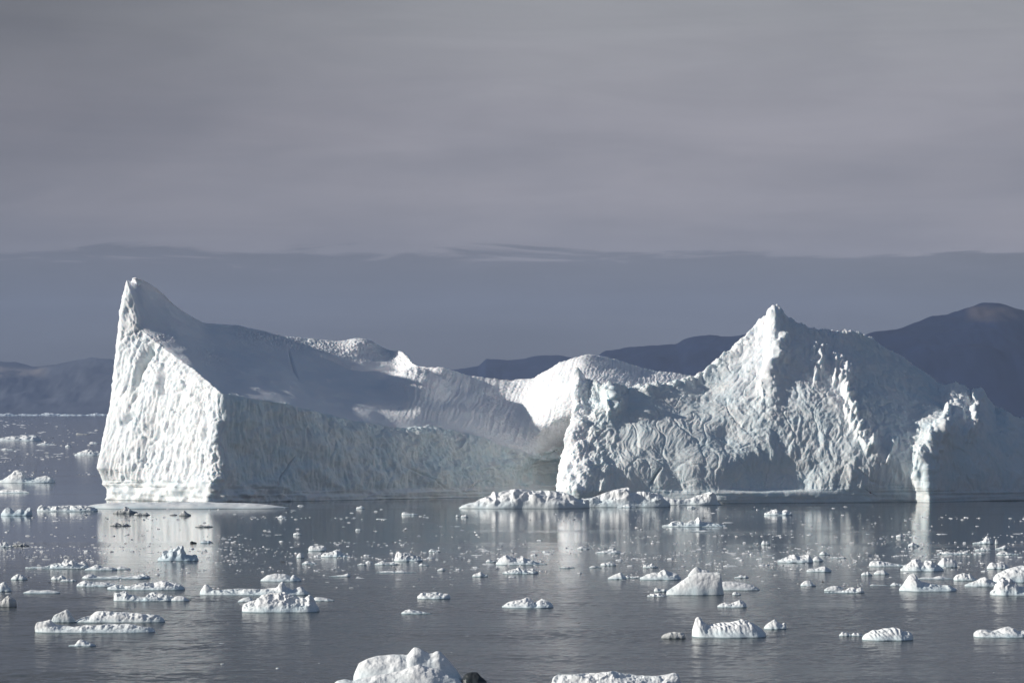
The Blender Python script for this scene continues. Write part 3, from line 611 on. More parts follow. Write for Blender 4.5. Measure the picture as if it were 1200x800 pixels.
# floes traced one by one: (lobes, label, options)
def hump(x0, x1, wl, h, k=0):
    """outline of a small piece; k varies which side stands higher"""
    r = random.Random(int(x0*13+wl*7+k))
    w = x1-x0; p = [(x0, wl-0.2*h)]
    for t in (0.15, 0.3, 0.45, 0.6, 0.75, 0.9):
        p.append((x0+t*w, wl-h*(0.45+0.55*r.random())*(1-abs(2*t-0.9)**4)))
    m = min(range(1, 7), key=lambda i: p[i][1]); p[m] = (p[m][0], wl-h)
    return (wl, p+[(x1, wl-0.15*h)])
FL = [
 # foreground
 ([(799, [(413, 794), (420, 777), (428, 773), (440, 769), (460, 767), (472, 767), (477, 768), (481, 762), (485, 758.5), (490, 759.5), (496, 763), (502, 766), (507, 766), (511, 763), (515, 763), (520, 768), (528, 777), (536, 786), (542, 797)]),
   (806, [(388, 803), (394, 798), (403, 796), (412, 798), (425, 795), (440, 791), (455, 790), (470, 786), (480, 782), (490, 779), (500, 782), (512, 784), (522, 790), (535, 795), (544, 803)])],
  'largest foreground floe with two horned knobs on its back, cut by the lower frame edge', dict(depth=0.30, rough=0.22, ridge=0.2, seed=21)),
 ([(799, [(541, 796), (545, 789), (552, 787), (559, 787), (565, 793), (571, 798)])],
  'dark grey lump of clear ice beside the horned foreground floe', dict(mat=M_DARK, rough=0.5, cat='ice lump', name='ice_lump', seed=22)),
 ([(808, [(646, 803), (649, 794), (655, 791), (670, 791), (690, 790), (703, 789), (718, 787), (728, 790), (745, 792), (765, 793), (778, 791), (790, 789), (795, 791), (799, 803)])],
  'long flat-topped foreground floe cut by the lower frame edge right of the horned one', dict(depth=0.35, rough=0.5, seed=23)),
 ([(729, [(59, 728), (62, 721), (70, 717), (79, 713), (83, 719), (88, 727)]), (729, [(85, 728), (95, 724), (105, 721), (112, 716), (125, 716), (140, 717), (160, 718), (180, 720), (187, 722), (193, 727)]),
   (741, [(40, 739), (42, 729), (50, 728), (56, 726), (62, 731), (70, 733), (85, 734), (100, 732), (112, 733), (125, 731), (140, 732), (148, 731), (160, 733), (175, 735), (182, 739)])],
  'long double-slab floe with a pointed fin and a pale green edge, alone at lower left', dict(depth=0.20, rough=0.6, seed=24)),
 ([(757, [(79, 756), (83, 755), (88, 755), (89, 751), (93, 749), (98, 750), (105, 753), (112, 756)])],
  'small swan-shaped floe just below the long double-slab floe', dict(rough=0.5, seed=25)),
 ([(717, [(282, 714), (283, 708), (290, 706), (300, 703), (306, 697), (318, 695), (332, 694), (345, 699), (357, 701), (362, 697), (367, 703), (373, 715)])],
  'chunky floe with a shadowed bluish hollow on its right side and frilled white front', dict(depth=0.42, rough=0.8, seed=26)),
 ([(697, [(233, 695), (236, 688), (240, 684), (244, 688), (248, 691), (262, 691), (280, 690), (310, 690), (322, 689), (326, 687), (328, 682), (331, 681), (334, 688), (342, 692), (348, 689), (353, 687), (358, 692), (363, 695)])],
  'long low floe with upright knobs at both ends, behind the floe with the bluish hollow', dict(depth=0.25, rough=0.6, seed=27)),
 ([(704, [(364, 703), (370, 699), (380, 700), (392, 703)])], 'thin white sliver at the right tip of the floe with the bluish hollow', dict(rough=0.4, seed=28)),
 ([(705, [(278, 704), (285, 700), (292, 699), (298, 704)])], 'short pale floe tucked at the left of the bluish hollow floe', dict(rough=0.4, seed=29)),
 ([(681, [(304, 680), (312, 674), (322, 672), (335, 673), (340, 676), (343, 673), (347, 676), (353, 679)])],
  'smooth whaleback floe with a tiny spike at its right end', dict(rough=0.3, ridge=0.5, seed=30)),
 ([(704, [(132, 702), (133, 693), (138, 695), (146, 692), (150, 697), (158, 698), (166, 700), (172, 696), (178, 694), (188, 695), (197, 697), (205, 702)]), ],
  'floe with a thorny raised left end above the long double-slab floe', dict(rough=0.9, seed=31, depth=0.4)),
 ([(704, [(198, 703), (206, 698), (214, 698), (222, 703)])], 'little floe trailing off the right of the thorny-ended floe', dict(rough=0.5, seed=32)),
 ([(691, [(124, 689), (135, 685), (150, 686), (160, 684), (170, 682), (178, 683), (190, 681), (200, 682), (208, 684), (216, 688)])],
  'long flat crumbled floe lying just above the thorny-ended floe', dict(rough=0.9, seed=33, depth=0.35)),
 ([(687, [(88, 685), (93, 682), (98, 680), (110, 682), (125, 682), (136, 685)])], 'low oblong floe left of the long flat crumbled floe', dict(rough=0.6, seed=34)),
 ([(678, [(94, 677), (99, 674), (105, 673), (110, 676), (122, 676), (135, 675), (145, 676), (158, 674), (166, 672), (175, 676)])], 'low dark-tailed strip of ice above the low oblong floe at left', dict(rough=0.9, seed=35)),
 ([(666, [(28, 665), (38, 664), (48, 664), (56, 663), (62, 660), (70, 661), (74, 655), (80, 657), (85, 656), (90, 661), (98, 658), (103, 662), (106, 665)])],
  'spread-out floe with a pointed crest and flat tail, left of the bright reflection', dict(rough=1.1, seed=36, depth=0.3)),
 ([(668, [(98, 667), (106, 664), (112, 661), (118, 664), (128, 664), (137, 666)])], 'smooth low floe with a raised tip, right of the spread-out crested floe', dict(rough=0.4, seed=37)),
 ([(667, [(134, 666), (141, 663), (146, 664), (153, 666)])], 'little low floe touching the smooth raised-tip floe', dict(rough=0.4, seed=38)),
 ([(679, [(12, 678), (16, 674), (20, 672), (25, 673), (32, 678)])], 'rounded small floe near the left frame edge, level with the dark-tailed strip', dict(rough=0.7, seed=39)),
 ([hump(59, 79, 679, 6), hump(70, 90, 681, 4)], 'pair of fused crumbly lumps left of the dark-tailed strip', dict(rough=1.0, seed=40)),
 ([(695, [(26, 694), (35, 691), (45, 692), (55, 691), (70, 693.5)])], 'thin pancake of ice alone at left above the long double-slab floe', dict(rough=0.3, seed=41)),
 ([(711, [(-8, 709), (2, 703), (6, 699)  , (9, 697), (13, 699), (16, 703), (18, 700), (19, 708)])], 'dirty grey and white chunk cut by the left frame edge', dict(mat=M_SOIL, rough=1.1, seed=42)),
 ([(693, [(-10, 691), (0, 683), (5, 681), (8, 686), (13, 691)])], 'white lump cut by the left frame edge above the dirty chunk', dict(rough=0.7, seed=43)),
 ([(657, [(184, 656), (188, 650), (192, 645), (196, 646), (200, 643), (206, 641), (212, 638), (215, 640), (214, 646), (217, 650), (224, 650), (229, 649), (232, 656)])],
  'jagged tilted blue-grey ice block at the foot of the bright reflection', dict(mat=M_BLUE, rough=0.9, seed=44, depth=0.5)),
 ([hump(222, 231, 636.5, 4)], 'small dark block floating in the bright reflection beside a bluish sliver', dict(mat=M_DARK, rough=0.8, seed=45)),
 ([hump(234, 250, 636, 4)], 'small bluish sliver right of the small dark block in the bright reflection', dict(mat=M_BLUE, rough=0.8, seed=46)),
 ([(601.5, [(132, 600), (138, 597), (142, 597), (146, 593), (150, 595), (154, 598), (161, 600)])], 'dark-topped grey floe at the left of the bright reflection under the peak', dict(mat=M_SOIL, rough=1.0, seed=47)),
 ([hump(156, 176, 603.5, 4)], 'low dark rim of ice right of the dark-topped grey floe', dict(mat=M_SOIL, rough=1.0, seed=48)),
 ([hump(128, 153, 616, 4)], 'row of dark ice teeth in the left of the bright reflection', dict(mat=M_SOIL, rough=1.6, seed=49)),
 ([(604, [(209, 603), (213, 600), (216, 597), (218, 600), (224, 603)])], 'small peaked grey ice piece in the middle of the bright reflection', dict(mat=M_SOIL, rough=1.0, seed=50)),
 ([hump(198, 208, 603.5, 2.5)], 'tiny flat grey piece left of the small peaked grey piece', dict(mat=M_SOIL, rough=0.7, seed=51)),
 ([hump(228, 250, 617.5, 3)], 'thin dark line of ice at the right edge of the bright reflection', dict(mat=M_SOIL, rough=1.4, seed=151)),
 ([(599, [(42, 597), (45, 592), (48, 591), (52, 595), (60, 593), (70, 592.5), (80, 592), (90, 592), (100, 592), (107, 594), (113, 597)])], 'rough grey floe moored against the left end of the pale iceberg ledge', dict(rough=1.0, seed=52, depth=0.3)),
 ([(604, [(0, 602), (3, 597), (8, 594), (13, 596), (15, 600), (19, 597), (24, 596), (28, 599), (31, 595), (35, 594), (37, 601)])], 'cluster of rounded pale blue lumps by the left frame edge', dict(mat=M_BLUE, rough=0.4, seed=53)),
 ([hump(-6, 14, 641, 7), hump(8, 16, 641, 3)], 'white crumbling floe cut by the left frame edge below the pale blue lumps', dict(rough=0.9, seed=54)),
 ([hump(14, 34, 639.5, 3.5)], 'dark speckled strip right of the white crumbling floe at the left edge', dict(mat=M_SOIL, rough=1.4, seed=55)),
 # beyond the left iceberg
 ([(565.5, [(-4, 564), (4, 561), (10, 556), (15, 551.5), (20, 551), (25, 552), (29, 558), (34, 560), (45, 559), (52, 557), (58, 559), (64, 564)])],
  'small distant iceberg shaped like a tent with a low tail at the left frame edge', dict(rough=0.5, seed=56, depth=0.4)),
 ([(577.5, [(-4, 576), (4, 573), (12, 574), (22, 573.5), (33, 576.5)])], 'low flat floe under the tent-shaped distant iceberg', dict(rough=0.8, seed=57)),
 ([(516.5, [(-8, 515), (2, 512.5), (12, 511), (20, 511), (24, 512), (27, 509.5), (33, 510), (40, 510), (44, 513), (48, 515.5)])], 'far floe, half bright and half dark, cut by the left frame edge', dict(rough=0.8, seed=58)),
 ([(533.5, [(86, 532.5), (92, 529.5), (98, 527.5), (104, 526), (109, 528), (114, 528.5), (119, 530), (120, 532.5)])], 'far white mound of ice just left of the tall left iceberg', dict(rough=0.8, seed=59)),
 ([hump(42, 64, 521, 2.6)], 'far thin pale strip between the bright-and-dark floe and the far mound', dict(rough=0.6, seed=60)),
 ([hump(76, 84, 523.5, 4)], 'tiny far pointed piece between the thin pale strip and the far mound', dict(rough=0.8, seed=61)),
 ([hump(104, 116, 519.5, 2.4)], 'small far floe above the far white mound', dict(rough=0.8, seed=62)),
 ([hump(88, 106, 509, 2.2)], 'far dark flat strip high above the far white mound', dict(mat=M_SOIL, rough=0.8, seed=63)),
 ([hump(1, 18, 527, 2.2)], 'thin far strip at the left frame edge below the bright-and-dark floe', dict(rough=0.6, seed=64)),
 # middle of the picture
 ([(645.5, [(361, 644), (362, 639.5), (366, 639), (371, 639.5), (377, 638.5), (381, 639.5), (383, 644)])], 'blocky white floe like a loaf, left and centre of the drifting belt', dict(rough=0.6, seed=65)),
 ([(652.5, [(376, 651), (377, 648), (384, 647), (390, 645.5), (394, 643.5), (398, 645), (401, 648.5), (406, 650), (412, 651.5)])], 'stepped floe with a dark notch just right of and below the white loaf floe', dict(rough=0.9, seed=66)),
 ([hump(347, 357, 653.5, 7.5)], 'small upright lump left of the stepped floe', dict(rough=1.0, seed=67)),
 ([hump(353, 371, 661, 4.6), hump(364, 371, 660, 3)], 'crumbly piece under the small upright lump', dict(rough=1.0, seed=68)),
 ([(675.5, [(385, 675), (394, 674), (403, 673), (408, 671), (411, 674.5)])], 'flat floe with a raised right tip right of the whaleback floe', dict(rough=0.4, seed=69)),
 ([hump(418, 430, 662, 3.5)], 'yellowish little oval floe below and right of the stepped floe', dict(rough=0.4, seed=70)),
 ([(657.5, [(462, 655), (464, 648), (467, 645.5), (472, 648), (477, 647), (481, 648), (485, 651), (490, 651), (495, 655)])], 'knobbly heap of ice in the centre of the drifting belt', dict(rough=1.2, seed=71)),
 ([hump(439, 468, 661.5, 5)], 'low heap with a rounded head left of the knobbly heap', dict(rough=1.1, seed=72)),
 ([hump(440, 490, 671, 2.6)], 'long broken string of ice below the knobbly heap', dict(rough=1.6, seed=73)),
 ([hump(502, 517, 646.5, 4)], 'small pale floe right of and above the knobbly heap', dict(rough=0.7, seed=74)),
 ([hump(490, 504, 662.5, 3.5)], 'flattened small floe right of and below the knobbly heap', dict(rough=0.9, seed=75)),
 ([hump(512, 522, 668.5, 4)], 'small rounded floe above the pair of bright bits, centre', dict(rough=0.7, seed=76)),
 ([(675.5, [(553, 674), (556, 672), (560, 671), (564, 669), (567, 673), (572, 672.5)])], 'forked little floe below the flat-topped floe with a small cap', dict(rough=0.9, seed=77)),
 ([(661.5, [(581, 660), (585, 655), (590, 651.5), (594, 649.5), (598, 651), (602, 654), (610, 654.5), (613, 652), (617, 655), (624, 656), (630, 659.5), (642, 661)])], 'flat-topped floe with a small cap and pointed right tail, in front of the rubble foot', dict(rough=0.5, ridge=0.5, seed=78, depth=0.4)),
 ([hump(569, 582, 658.5, 4)], 'small dark-based lump touching the left of the capped flat-topped floe', dict(rough=0.9, seed=79)),
 ([(672, [(588, 671), (596, 668), (603, 667), (608, 664.5), (612, 667), (616, 668), (621, 668), (625, 665.5), (631, 671)])], 'row of crumbly lumps just below the capped flat-topped floe', dict(rough=1.3, seed=80)),
 ([(701.5, [(489, 700), (491, 696), (494, 694), (502, 694.5), (510, 693.5), (518, 695), (525, 695.5), (528, 699)])], 'small flat block of ice alone in the middle of the open water', dict(rough=0.6, seed=81)),
 ([(719, [(470, 718), (474, 715), (480, 713.5), (487, 715), (495, 716.5), (506, 718.5)])], 'thin low wedge of ice below the small flat block', dict(rough=0.5, seed=82)),
 ([(712, [(588, 710.5), (594, 707), (600, 704.5), (606, 703.5), (611, 703), (617, 700), (622, 702), (626, 707.5), (630, 705), (635, 702), (641, 704), (645, 706), (649, 710)])], 'two-humped white floe alone in open water at the centre', dict(rough=0.5, ridge=0.5, seed=83)),
 ([(603.5, [(470, 602.5), (472, 599.5), (476, 600), (480, 601.5), (485, 601), (491, 603)])], 'small low floe with a lit left end below the left iceberg front wall', dict(rough=0.8, ridge=0.5, seed=84)),
 ([hump(417, 428, 596, 5)], 'small bright crumb of ice by the waterline of the left iceberg front wall', dict(rough=1.0, seed=85)),
 ([hump(325, 337, 607, 4)], 'small grey-white piece below the crack in the left iceberg', dict(rough=1.0, seed=86)),
 ([hump(343, 354, 627, 4.5)], 'small pinkish-white piece with dark right side, left of centre in calm water', dict(rough=0.8, seed=87)),
 ([hump(416, 424, 621.5, 3.4)], 'single rounded white crumb in the calm water before the left iceberg front wall', dict(rough=0.5, seed=88)),
 ([hump(540, 549, 606, 4), hump(534, 538.5, 605.5, 3.6)], 'twin small white crumbs below the left tip of the rubble foot', dict(rough=0.8, seed=89)),
 ([(643.5, [(676, 642.5), (680, 640), (683, 639.5), (687, 641.5), (691, 642.5)])], 'small bright crumbly floe at the lower end of the spur reflection', dict(rough=1.0, seed=90)),
 ([(648, [(700, 647), (706, 645), (714, 645), (722, 644.5), (729, 647)])], 'flat thin floe right of the spur reflection', dict(rough=0.6, seed=91)),
 ([hump(704, 723, 662.5, 5)], 'knobbly yellow-white floe right of centre, above the three-part floe row', dict(rough=1.2, seed=92)),
 ([hump(690, 706, 665, 3)], 'dark-edged thin strip left of the knobbly yellow-white floe', dict(rough=0.8, seed=93)),
 ([hump(655, 675, 665.5, 2.4)], 'thin pale strip below the spur reflection', dict(rough=0.8, seed=94)),
 ([hump(753, 772, 665, 6)], 'two-lumped crumbly floe above the row leading to the big ramp floe', dict(rough=1.3, seed=95)),
 # right half
 ([(617, [(776, 616), (785, 614.5), (787, 611), (793, 610.5), (799, 612), (805, 612), (810, 609.5), (815, 610.5), (817, 608), (819, 604), (820.5, 608), (822, 611), (830, 612), (840, 613.5), (852, 615.5)])], 'flat floe with one sharp upright spike and long right tail below the right wall', dict(rough=0.7, seed=96, depth=0.35)),
 ([hump(808, 838, 622.8, 1.8)], 'thin plate of ice under the floe with the sharp spike', dict(rough=0.3, seed=97)),
 ([hump(723, 746, 594.5, 4.5)], 'oblong white floe against the right end of the rubble foot', dict(rough=0.6, seed=98)),
 ([hump(805, 816, 595.5, 4.2)], 'small bright lump at the waterline of the right wall, above the spiked floe', dict(rough=0.8, seed=99)),
 ([(603.5, [(896, 602), (898, 600), (903, 599), (907, 597), (911, 596), (914, 600), (917, 600), (920, 597), (925, 598), (929, 600)])], 'double-lobed white floe below the centre of the right wall', dict(rough=0.8, seed=100)),
 ([hump(892, 903, 638, 6.5)], 'heart-shaped little white lump between the double-lobed floe and the lumpy white floe', dict(rough=0.7, seed=101)),
 ([(678.5, [(712, 677), (718, 674), (724, 671.5), (728, 670), (730, 673), (735, 676.5)])], 'small wedge floe left of the low white ramp, first of a three-part row', dict(rough=0.4, ridge=0.5, seed=102)),
 ([hump(732, 753, 677, 3.6)], 'dark-gapped link of small lumps between wedge floe and low white ramp', dict(rough=1.2, seed=103)),
 ([(679, [(750, 677), (758, 673.5), (766, 671), (773, 671), (776, 668), (780, 667.5), (784, 670.5), (790, 671), (795, 673), (799, 678)])], 'low white ramp-like floe with a crest, left of and behind the biggest tilted slab', dict(rough=0.5, ridge=0.5, seed=104)),
 ([(676, [(806, 674), (810, 669), (813, 665.5), (817, 663.5), (822, 667), (828, 667.5), (835, 671), (842, 674)]),
   (697, [(781, 693), (788, 688.5), (796, 683), (803, 678), (810, 673.5), (820, 671), (832, 670.5), (842, 670.5), (846, 671.5), (847, 681), (846, 690), (849, 694)]),
   (691.5, [(838, 684), (850, 681), (860, 681), (872, 683), (882, 685), (891, 690)])],
  'biggest tilted white slab floe with a crumbled crest and shadowed right end', dict(rough=0.22, ridge=0.5, seed=105, depth=0.28)),
 ([hump(860, 879, 677, 4)], 'grey little floe at the upper right of the biggest tilted slab', dict(rough=1.0, seed=106)),
 ([hump(758, 784, 699, 5), hump(766, 783, 693, 6)], 'crumbs clumped at the left toe of the biggest tilted slab', dict(rough=1.3, seed=107)),
 ([hump(858, 869, 697, 5)], 'small white lump below the right tail of the biggest tilted slab', dict(rough=0.9, seed=108)),
 ([(711.5, [(841, 710), (845, 707), (851, 705.5), (856, 707), (862, 705), (868, 702.5), (872, 704), (876, 709)])], 'wavy-topped small floe between the biggest tilted slab and the horned furrowed floe', dict(rough=0.8, seed=109)),
 ([(748, [(775, 746), (779, 742.5), (785, 740.5), (793, 740), (800, 741), (804, 745.5)])], 'small floe streaked with dark sediment left of the horned furrowed floe', dict(mat=M_SOIL, rough=0.9, seed=110)),
 ([(746.5, [(812, 741), (813.5, 735), (815, 726.5), (818, 723), (822, 723.5), (825, 728), (828, 731), (832, 733), (837, 731.5), (845, 729.5), (855, 729.5), (863, 728), (869, 726), (876, 727), (884, 731), (893, 736), (899, 743)])],
  'broad furrowed floe with an upright horn at its left end', dict(rough=0.3, seed=111, furrow=0.28, depth=0.45)),
 ([(737, [(895, 735), (900, 730), (904, 727.5), (909, 725), (913, 729), (917, 731), (920, 728), (922, 733)])], 'small humped floe with a crumb on its right, beside the horned furrowed floe', dict(rough=0.6, seed=112)),
 ([(659, [(912, 658), (917, 655), (922, 653), (928, 650.5), (932, 649), (936, 652), (941, 651), (949, 649), (952, 654), (954, 658)])], 'lumpy white floe with a ragged top, largest of the trio below the right wall', dict(rough=0.8, ridge=0.5, seed=113)),
 ([(657.5, [(952, 656), (955, 652), (958, 651), (962, 653.5), (966, 657)])], 'small round floe at the right end of the lumpy white floe', dict(rough=0.6, seed=114)),
 ([hump(960, 973, 650, 5)], 'small floe just above the round one beside the lumpy white floe', dict(rough=0.6, seed=115)),
 ([(670, [(945, 668.5), (949, 666), (957, 666), (962, 664), (967, 663), (972, 666), (975, 668.5)])], 'low loaf floe with dark right tip below the lumpy white floe', dict(rough=0.7, seed=116)),
 ([(686.5, [(938, 685), (942, 681), (946, 679.5), (950, 680), (953, 684), (957, 686)])], 'small yellowish rounded mound beside the little dark bird', dict(rough=0.5, seed=117)),
 ([(692.5, [(966, 690.5), (970, 687.5), (976, 686), (983, 686), (989, 689)]), (694.5, [(966, 693.5), (980, 692.5), (990, 692), (996, 688.5), (1000, 687.5), (1003, 690.5), (1008, 688), (1010, 688), (1014, 693.5)])], 'pair of joined ragged floes right of the yellowish rounded mound', dict(rough=0.9, seed=118, depth=0.35)),
 ([(663.5, [(1019, 662), (1021, 658), (1025, 656.5), (1032, 657), (1040, 658.5), (1050, 660.5), (1063, 662.5)])], 'long wedge floe with a blunt left end, left of the craggy floe', dict(rough=0.6, ridge=0.5, seed=119)),
 ([hump(1009, 1023, 674, 6)], 'rounded white floe under the blunt end of the long wedge floe', dict(rough=0.4, seed=120)),
 ([hump(1024, 1043, 673, 6)], 'rounded floe with a shaded right half under the long wedge floe', dict(rough=0.6, seed=121)),
 ([(669, [(1056, 667), (1062, 663), (1068, 659), (1074, 655), (1079, 656), (1083, 660), (1088, 656.5), (1093, 657), (1098, 661), (1102, 662), (1107, 667)])], 'craggy white floe with two humps, above the shark-fin floe', dict(rough=0.8, ridge=0.5, seed=122)),
 ([(664.5, [(1099, 661), (1103, 656), (1106, 652.5), (1109, 654), (1113, 654), (1118, 655), (1121, 657), (1123, 662)])], 'floe with a pointed cap and knob right of the craggy two-humped floe', dict(rough=0.8, seed=123)),
 ([(692.5, [(1055, 691), (1059, 686), (1064, 680), (1068, 674), (1072, 672), (1075, 673), (1078, 679), (1082, 682), (1088, 683), (1097, 684.5), (1106, 686), (1114, 685.5), (1123, 690.5)])], 'shark-fin shaped floe with a bright left face and bluish right slope', dict(rough=0.45, ridge=0.5, seed=124)),
 ([hump(1076, 1119, 678.5, 4)], 'flat pinkish strip of ice behind the shark-fin floe', dict(rough=0.4, seed=125)),
 ([hump(1019, 1044, 686, 2)], 'thin green-edged strip left of the shark-fin floe', dict(rough=0.4, seed=126)),
 ([hump(1043, 1061, 686, 4.5)], 'crumbly small floe touching the left of the shark-fin floe', dict(rough=1.1, seed=127)),
 ([(680, [(1118, 678), (1121, 673.5), (1126, 672), (1131, 671), (1135, 673), (1138, 671), (1141, 676), (1147, 679)])], 'white floe with small arched holes, right of the shark-fin floe', dict(rough=0.8, seed=128)),
 ([(687, [(1131, 685), (1138, 682.5), (1146, 680), (1151, 677), (1156, 675.5), (1160, 678.5), (1166, 680.5), (1171, 685)])], 'low pyramid floe between the shark-fin floe and the twisted floe', dict(rough=0.5, seed=129)),
 ([(682, [(1165, 678), (1170, 673), (1178, 669), (1186, 666), (1193, 664), (1200, 663), (1210, 663), (1222, 668)])], 'big smooth sloping floe cut by the right frame edge, behind the twisted floe', dict(rough=0.4, ridge=0.5, seed=130)),
 ([(697.5, [(1162, 695.5), (1166, 690), (1170, 685), (1172, 678), (1176, 676), (1182, 677), (1187, 679), (1191, 680), (1195, 687), (1202, 688), (1215, 693)])], 'twisted craggy floe with overhanging top at the right frame edge', dict(rough=1.1, seed=131)),
 ([(666.5, [(1157, 665), (1160, 660), (1163, 658), (1168, 660), (1171, 658.5), (1177, 659.5), (1184, 665)])], 'two-lump grey-white floe above the low pyramid floe', dict(rough=0.7, seed=132)),
 ([(637, [(1140, 635.8), (1147, 635), (1153, 633), (1156, 629), (1158, 627.5), (1161, 630), (1165, 635.5)])], 'little turreted floe with a flat left tail near the right frame edge', dict(rough=1.1, seed=133)),
 ([hump(1166, 1170.5, 637.5, 8.5)], 'tiny upright post of ice right of the little turreted floe', dict(rough=0.5, seed=134)),
 ([hump(1143, 1164, 645, 4.5)], 'low two-part floe under the little turreted floe', dict(rough=1.0, seed=135)),
 ([hump(1141, 1156, 649.5, 3)], 'thin strip under the low two-part floe near the right frame edge', dict(rough=0.8, seed=136)),
 ([(643.5, [(1166, 642.8), (1172, 641), (1177, 639), (1179, 637.5), (1180.5, 642)])], 'small wedge of ice with a raised right end, right of the low two-part floe', dict(rough=0.7, seed=137)),
 ([hump(1168, 1199, 650, 4)], 'ragged line of bits at the right frame edge below the small raised wedge', dict(rough=1.5, seed=138)),
 ([(750, [(1011, 748), (1014, 744), (1019, 741), (1025, 738), (1031, 738.5), (1036, 736.5), (1043, 736), (1050, 735), (1057, 737), (1060, 740), (1066, 739.5), (1071, 744), (1071.5, 747)])], 'ribbed oval floe like a shell, with diagonal furrows, alone at lower right', dict(rough=0.3, seed=139, furrow=0.45, depth=0.5)),
 ([hump(983, 1000, 745, 6), hump(996, 1013, 745, 5)], 'string of small rounded lumps touching the left of the ribbed shell floe', dict(rough=1.0, seed=140)),
 ([(746.5, [(1143, 743), (1146, 739), (1151, 737.5), (1158, 738), (1166, 740), (1172, 738), (1178, 735.5), (1184, 734.5), (1190, 736.5), (1196, 740), (1202, 739), (1212, 743)])], 'smooth low floe with two swells cut by the right frame edge, lower right', dict(rough=0.4, seed=141)),
 ([hump(1050, 1060, 629.5, 5)], 'small white lump left of the reflection of the sunlit rib', dict(rough=0.9, seed=142)),
 ([hump(1064, 1078, 640, 6)], 'small notched white floe below the reflection of the sunlit rib', dict(rough=1.0, seed=143)),
 ([hump(973, 993, 654, 3)], 'low dark-edged string of ice right of the lumpy white floe', dict(rough=1.0, seed=144)),
 ([hump(1099, 1140, 649.5, 3.5)], 'long ragged string of bits above the craggy two-humped floe', dict(rough=1.6, seed=145)),
 ([(587, [(1070, 586), (1076, 582), (1081, 580), (1083, 574), (1086, 568), (1090, 565), (1094, 566), (1097, 571), (1099, 577), (1104, 579), (1109, 577), (1112, 573), (1115, 578), (1122, 585)])], 'sunlit ice boulder with a crumbly skirt at the foot of the right wall', dict(rough=0.8, seed=146, cat='ice boulder', name='ice_boulder')),
]
for lobes, label, kw in FL:
    kw = dict(kw); nm = kw.pop('name', 'ice_floe'); cat = kw.pop('cat', 'ice floe')
    if kw.get('mat') not in (M_SOIL, M_DARK): kw.setdefault('ridge', 0.28)
    floe(nm, lobes, label, cat, None, **kw)

# distant bergs along the far shore
far = [(-12, 24, 487.0, 3.2), (16, 52, 486.9, 2.6), (44, 76, 486.8, 3.4), (70, 104, 487.0, 2.4), (98, 132, 486.8, 3.0)]
for k, (a, b, wl, h) in enumerate(far):
    floe('distant_iceberg', [hump(a, b, wl, h)], 'one of the faint distant icebergs lined up along the far shore at left', 'iceberg', 'distant icebergs along the far shore', rough=1.2, seed=200+k, depth=0.3, res=3, mat=M_BLUE)
floe('distant_iceberg', [(484.5, [(1140, 480), (1150, 466), (1160, 463.5), (1172, 465), (1185, 463), (1200, 464), (1220, 463), (1245, 467), (1260, 478)])],
     'faint flat-topped distant iceberg behind the right end of the big right iceberg', 'iceberg', rough=0.4, seed=215, depth=0.5)

# small pieces: a few shapes, copied one by one
def bit_mesh(k):
    V, Q, I = floe_points([hump(0, 14, 600, 4+k % 3, k)], 0.7, 300+k, 1.3, 0, 1.3)
    c = V.mean(0); c[2] = 0; V = V-c
    s = V[:, 0].max()-V[:, 0].min(); V = V/s
    return build_mesh('ice_chunk', V, Q, M_BIT, attr={'ice': I})
BM = [bit_mesh(k) for k in range(9)]
R = random.Random(5)
def bit(px, py, w, label, group):
    Y = dist_at(py); s = w*Y/F
    o = bpy.data.objects.new('ice_chunk', R.choice(BM)); C.objects.link(o)
    o.location = ((px-600)/F*Y, Y, -0.012*s); a = R.uniform(0.7, 1.3)
    flat = R.random() < 0.4
    o.scale = (s*1.7, s*R.uniform(1.2, 2.5), s*0.28) if flat else (s, s*R.uniform(0.9, 1.8), s*R.uniform(0.35, 0.85)); o.rotation_euler = (0, 0, R.choice((0, math.pi))+R.uniform(-0.5, 0.5))
    tag(o, label, 'ice chunk', group)
def scatter(n, x0, x1, y0, y1, w0, w1, label, group, rowsy=None):
    for _ in range(n):
        py = R.choice(rowsy)+R.gauss(0, 0.9) if rowsy and R.random() < 0.75 else R.uniform(y0, y1)
        px = R.uniform(x0, x1)
        for _t in range(6):
            if perlin(np.array([[px/55., py/14., 7.0]]), 9)[0] > R.uniform(-0.3, 0.25): break
            px = R.uniform(x0, x1)
        bit(px, py, w0*1.15+(w1*1.2-w0)*R.random()**1.8, label, group)
scatter(38, 0, 112, 500, 560, 1.6, 7, 'small white ice bit scattered on the far water left of the tall iceberg', 'bits on the far water at left', (507, 521, 527, 532, 535))
scatter(30, 0, 130, 604, 690, 1.6, 6, 'small ice bit on the grey water at far left, beside the bright reflection', 'bits at far left', (641, 645, 651, 666))
scatter(24, 130, 260, 598, 690, 2.0, 7, 'small dark-looking ice bit floating within the bright reflection of the left iceberg', 'bits in the bright reflection', (640, 648, 672))
scatter(66, 260, 560, 592, 682, 1.8, 8, 'small white ice bit in the drifting belt before the left iceberg shaded wall', 'bits before the left iceberg', (641, 652, 658, 666, 668))
scatter(60, 560, 860, 596, 685, 1.8, 8, 'small white ice bit in the drifting belt below the spur and rubble foot', 'bits below the spur', (646, 648, 655, 660, 663))
scatter(60, 860, 1200, 596, 690, 1.8, 8, 'small white ice bit in the drifting belt below the big right wall', 'bits below the right wall', (625, 650, 652, 655))
scatter(16, 0, 1200, 690, 790, 1.5, 4, 'tiny ice bit alone on the rippled near water', 'bits on the near water')

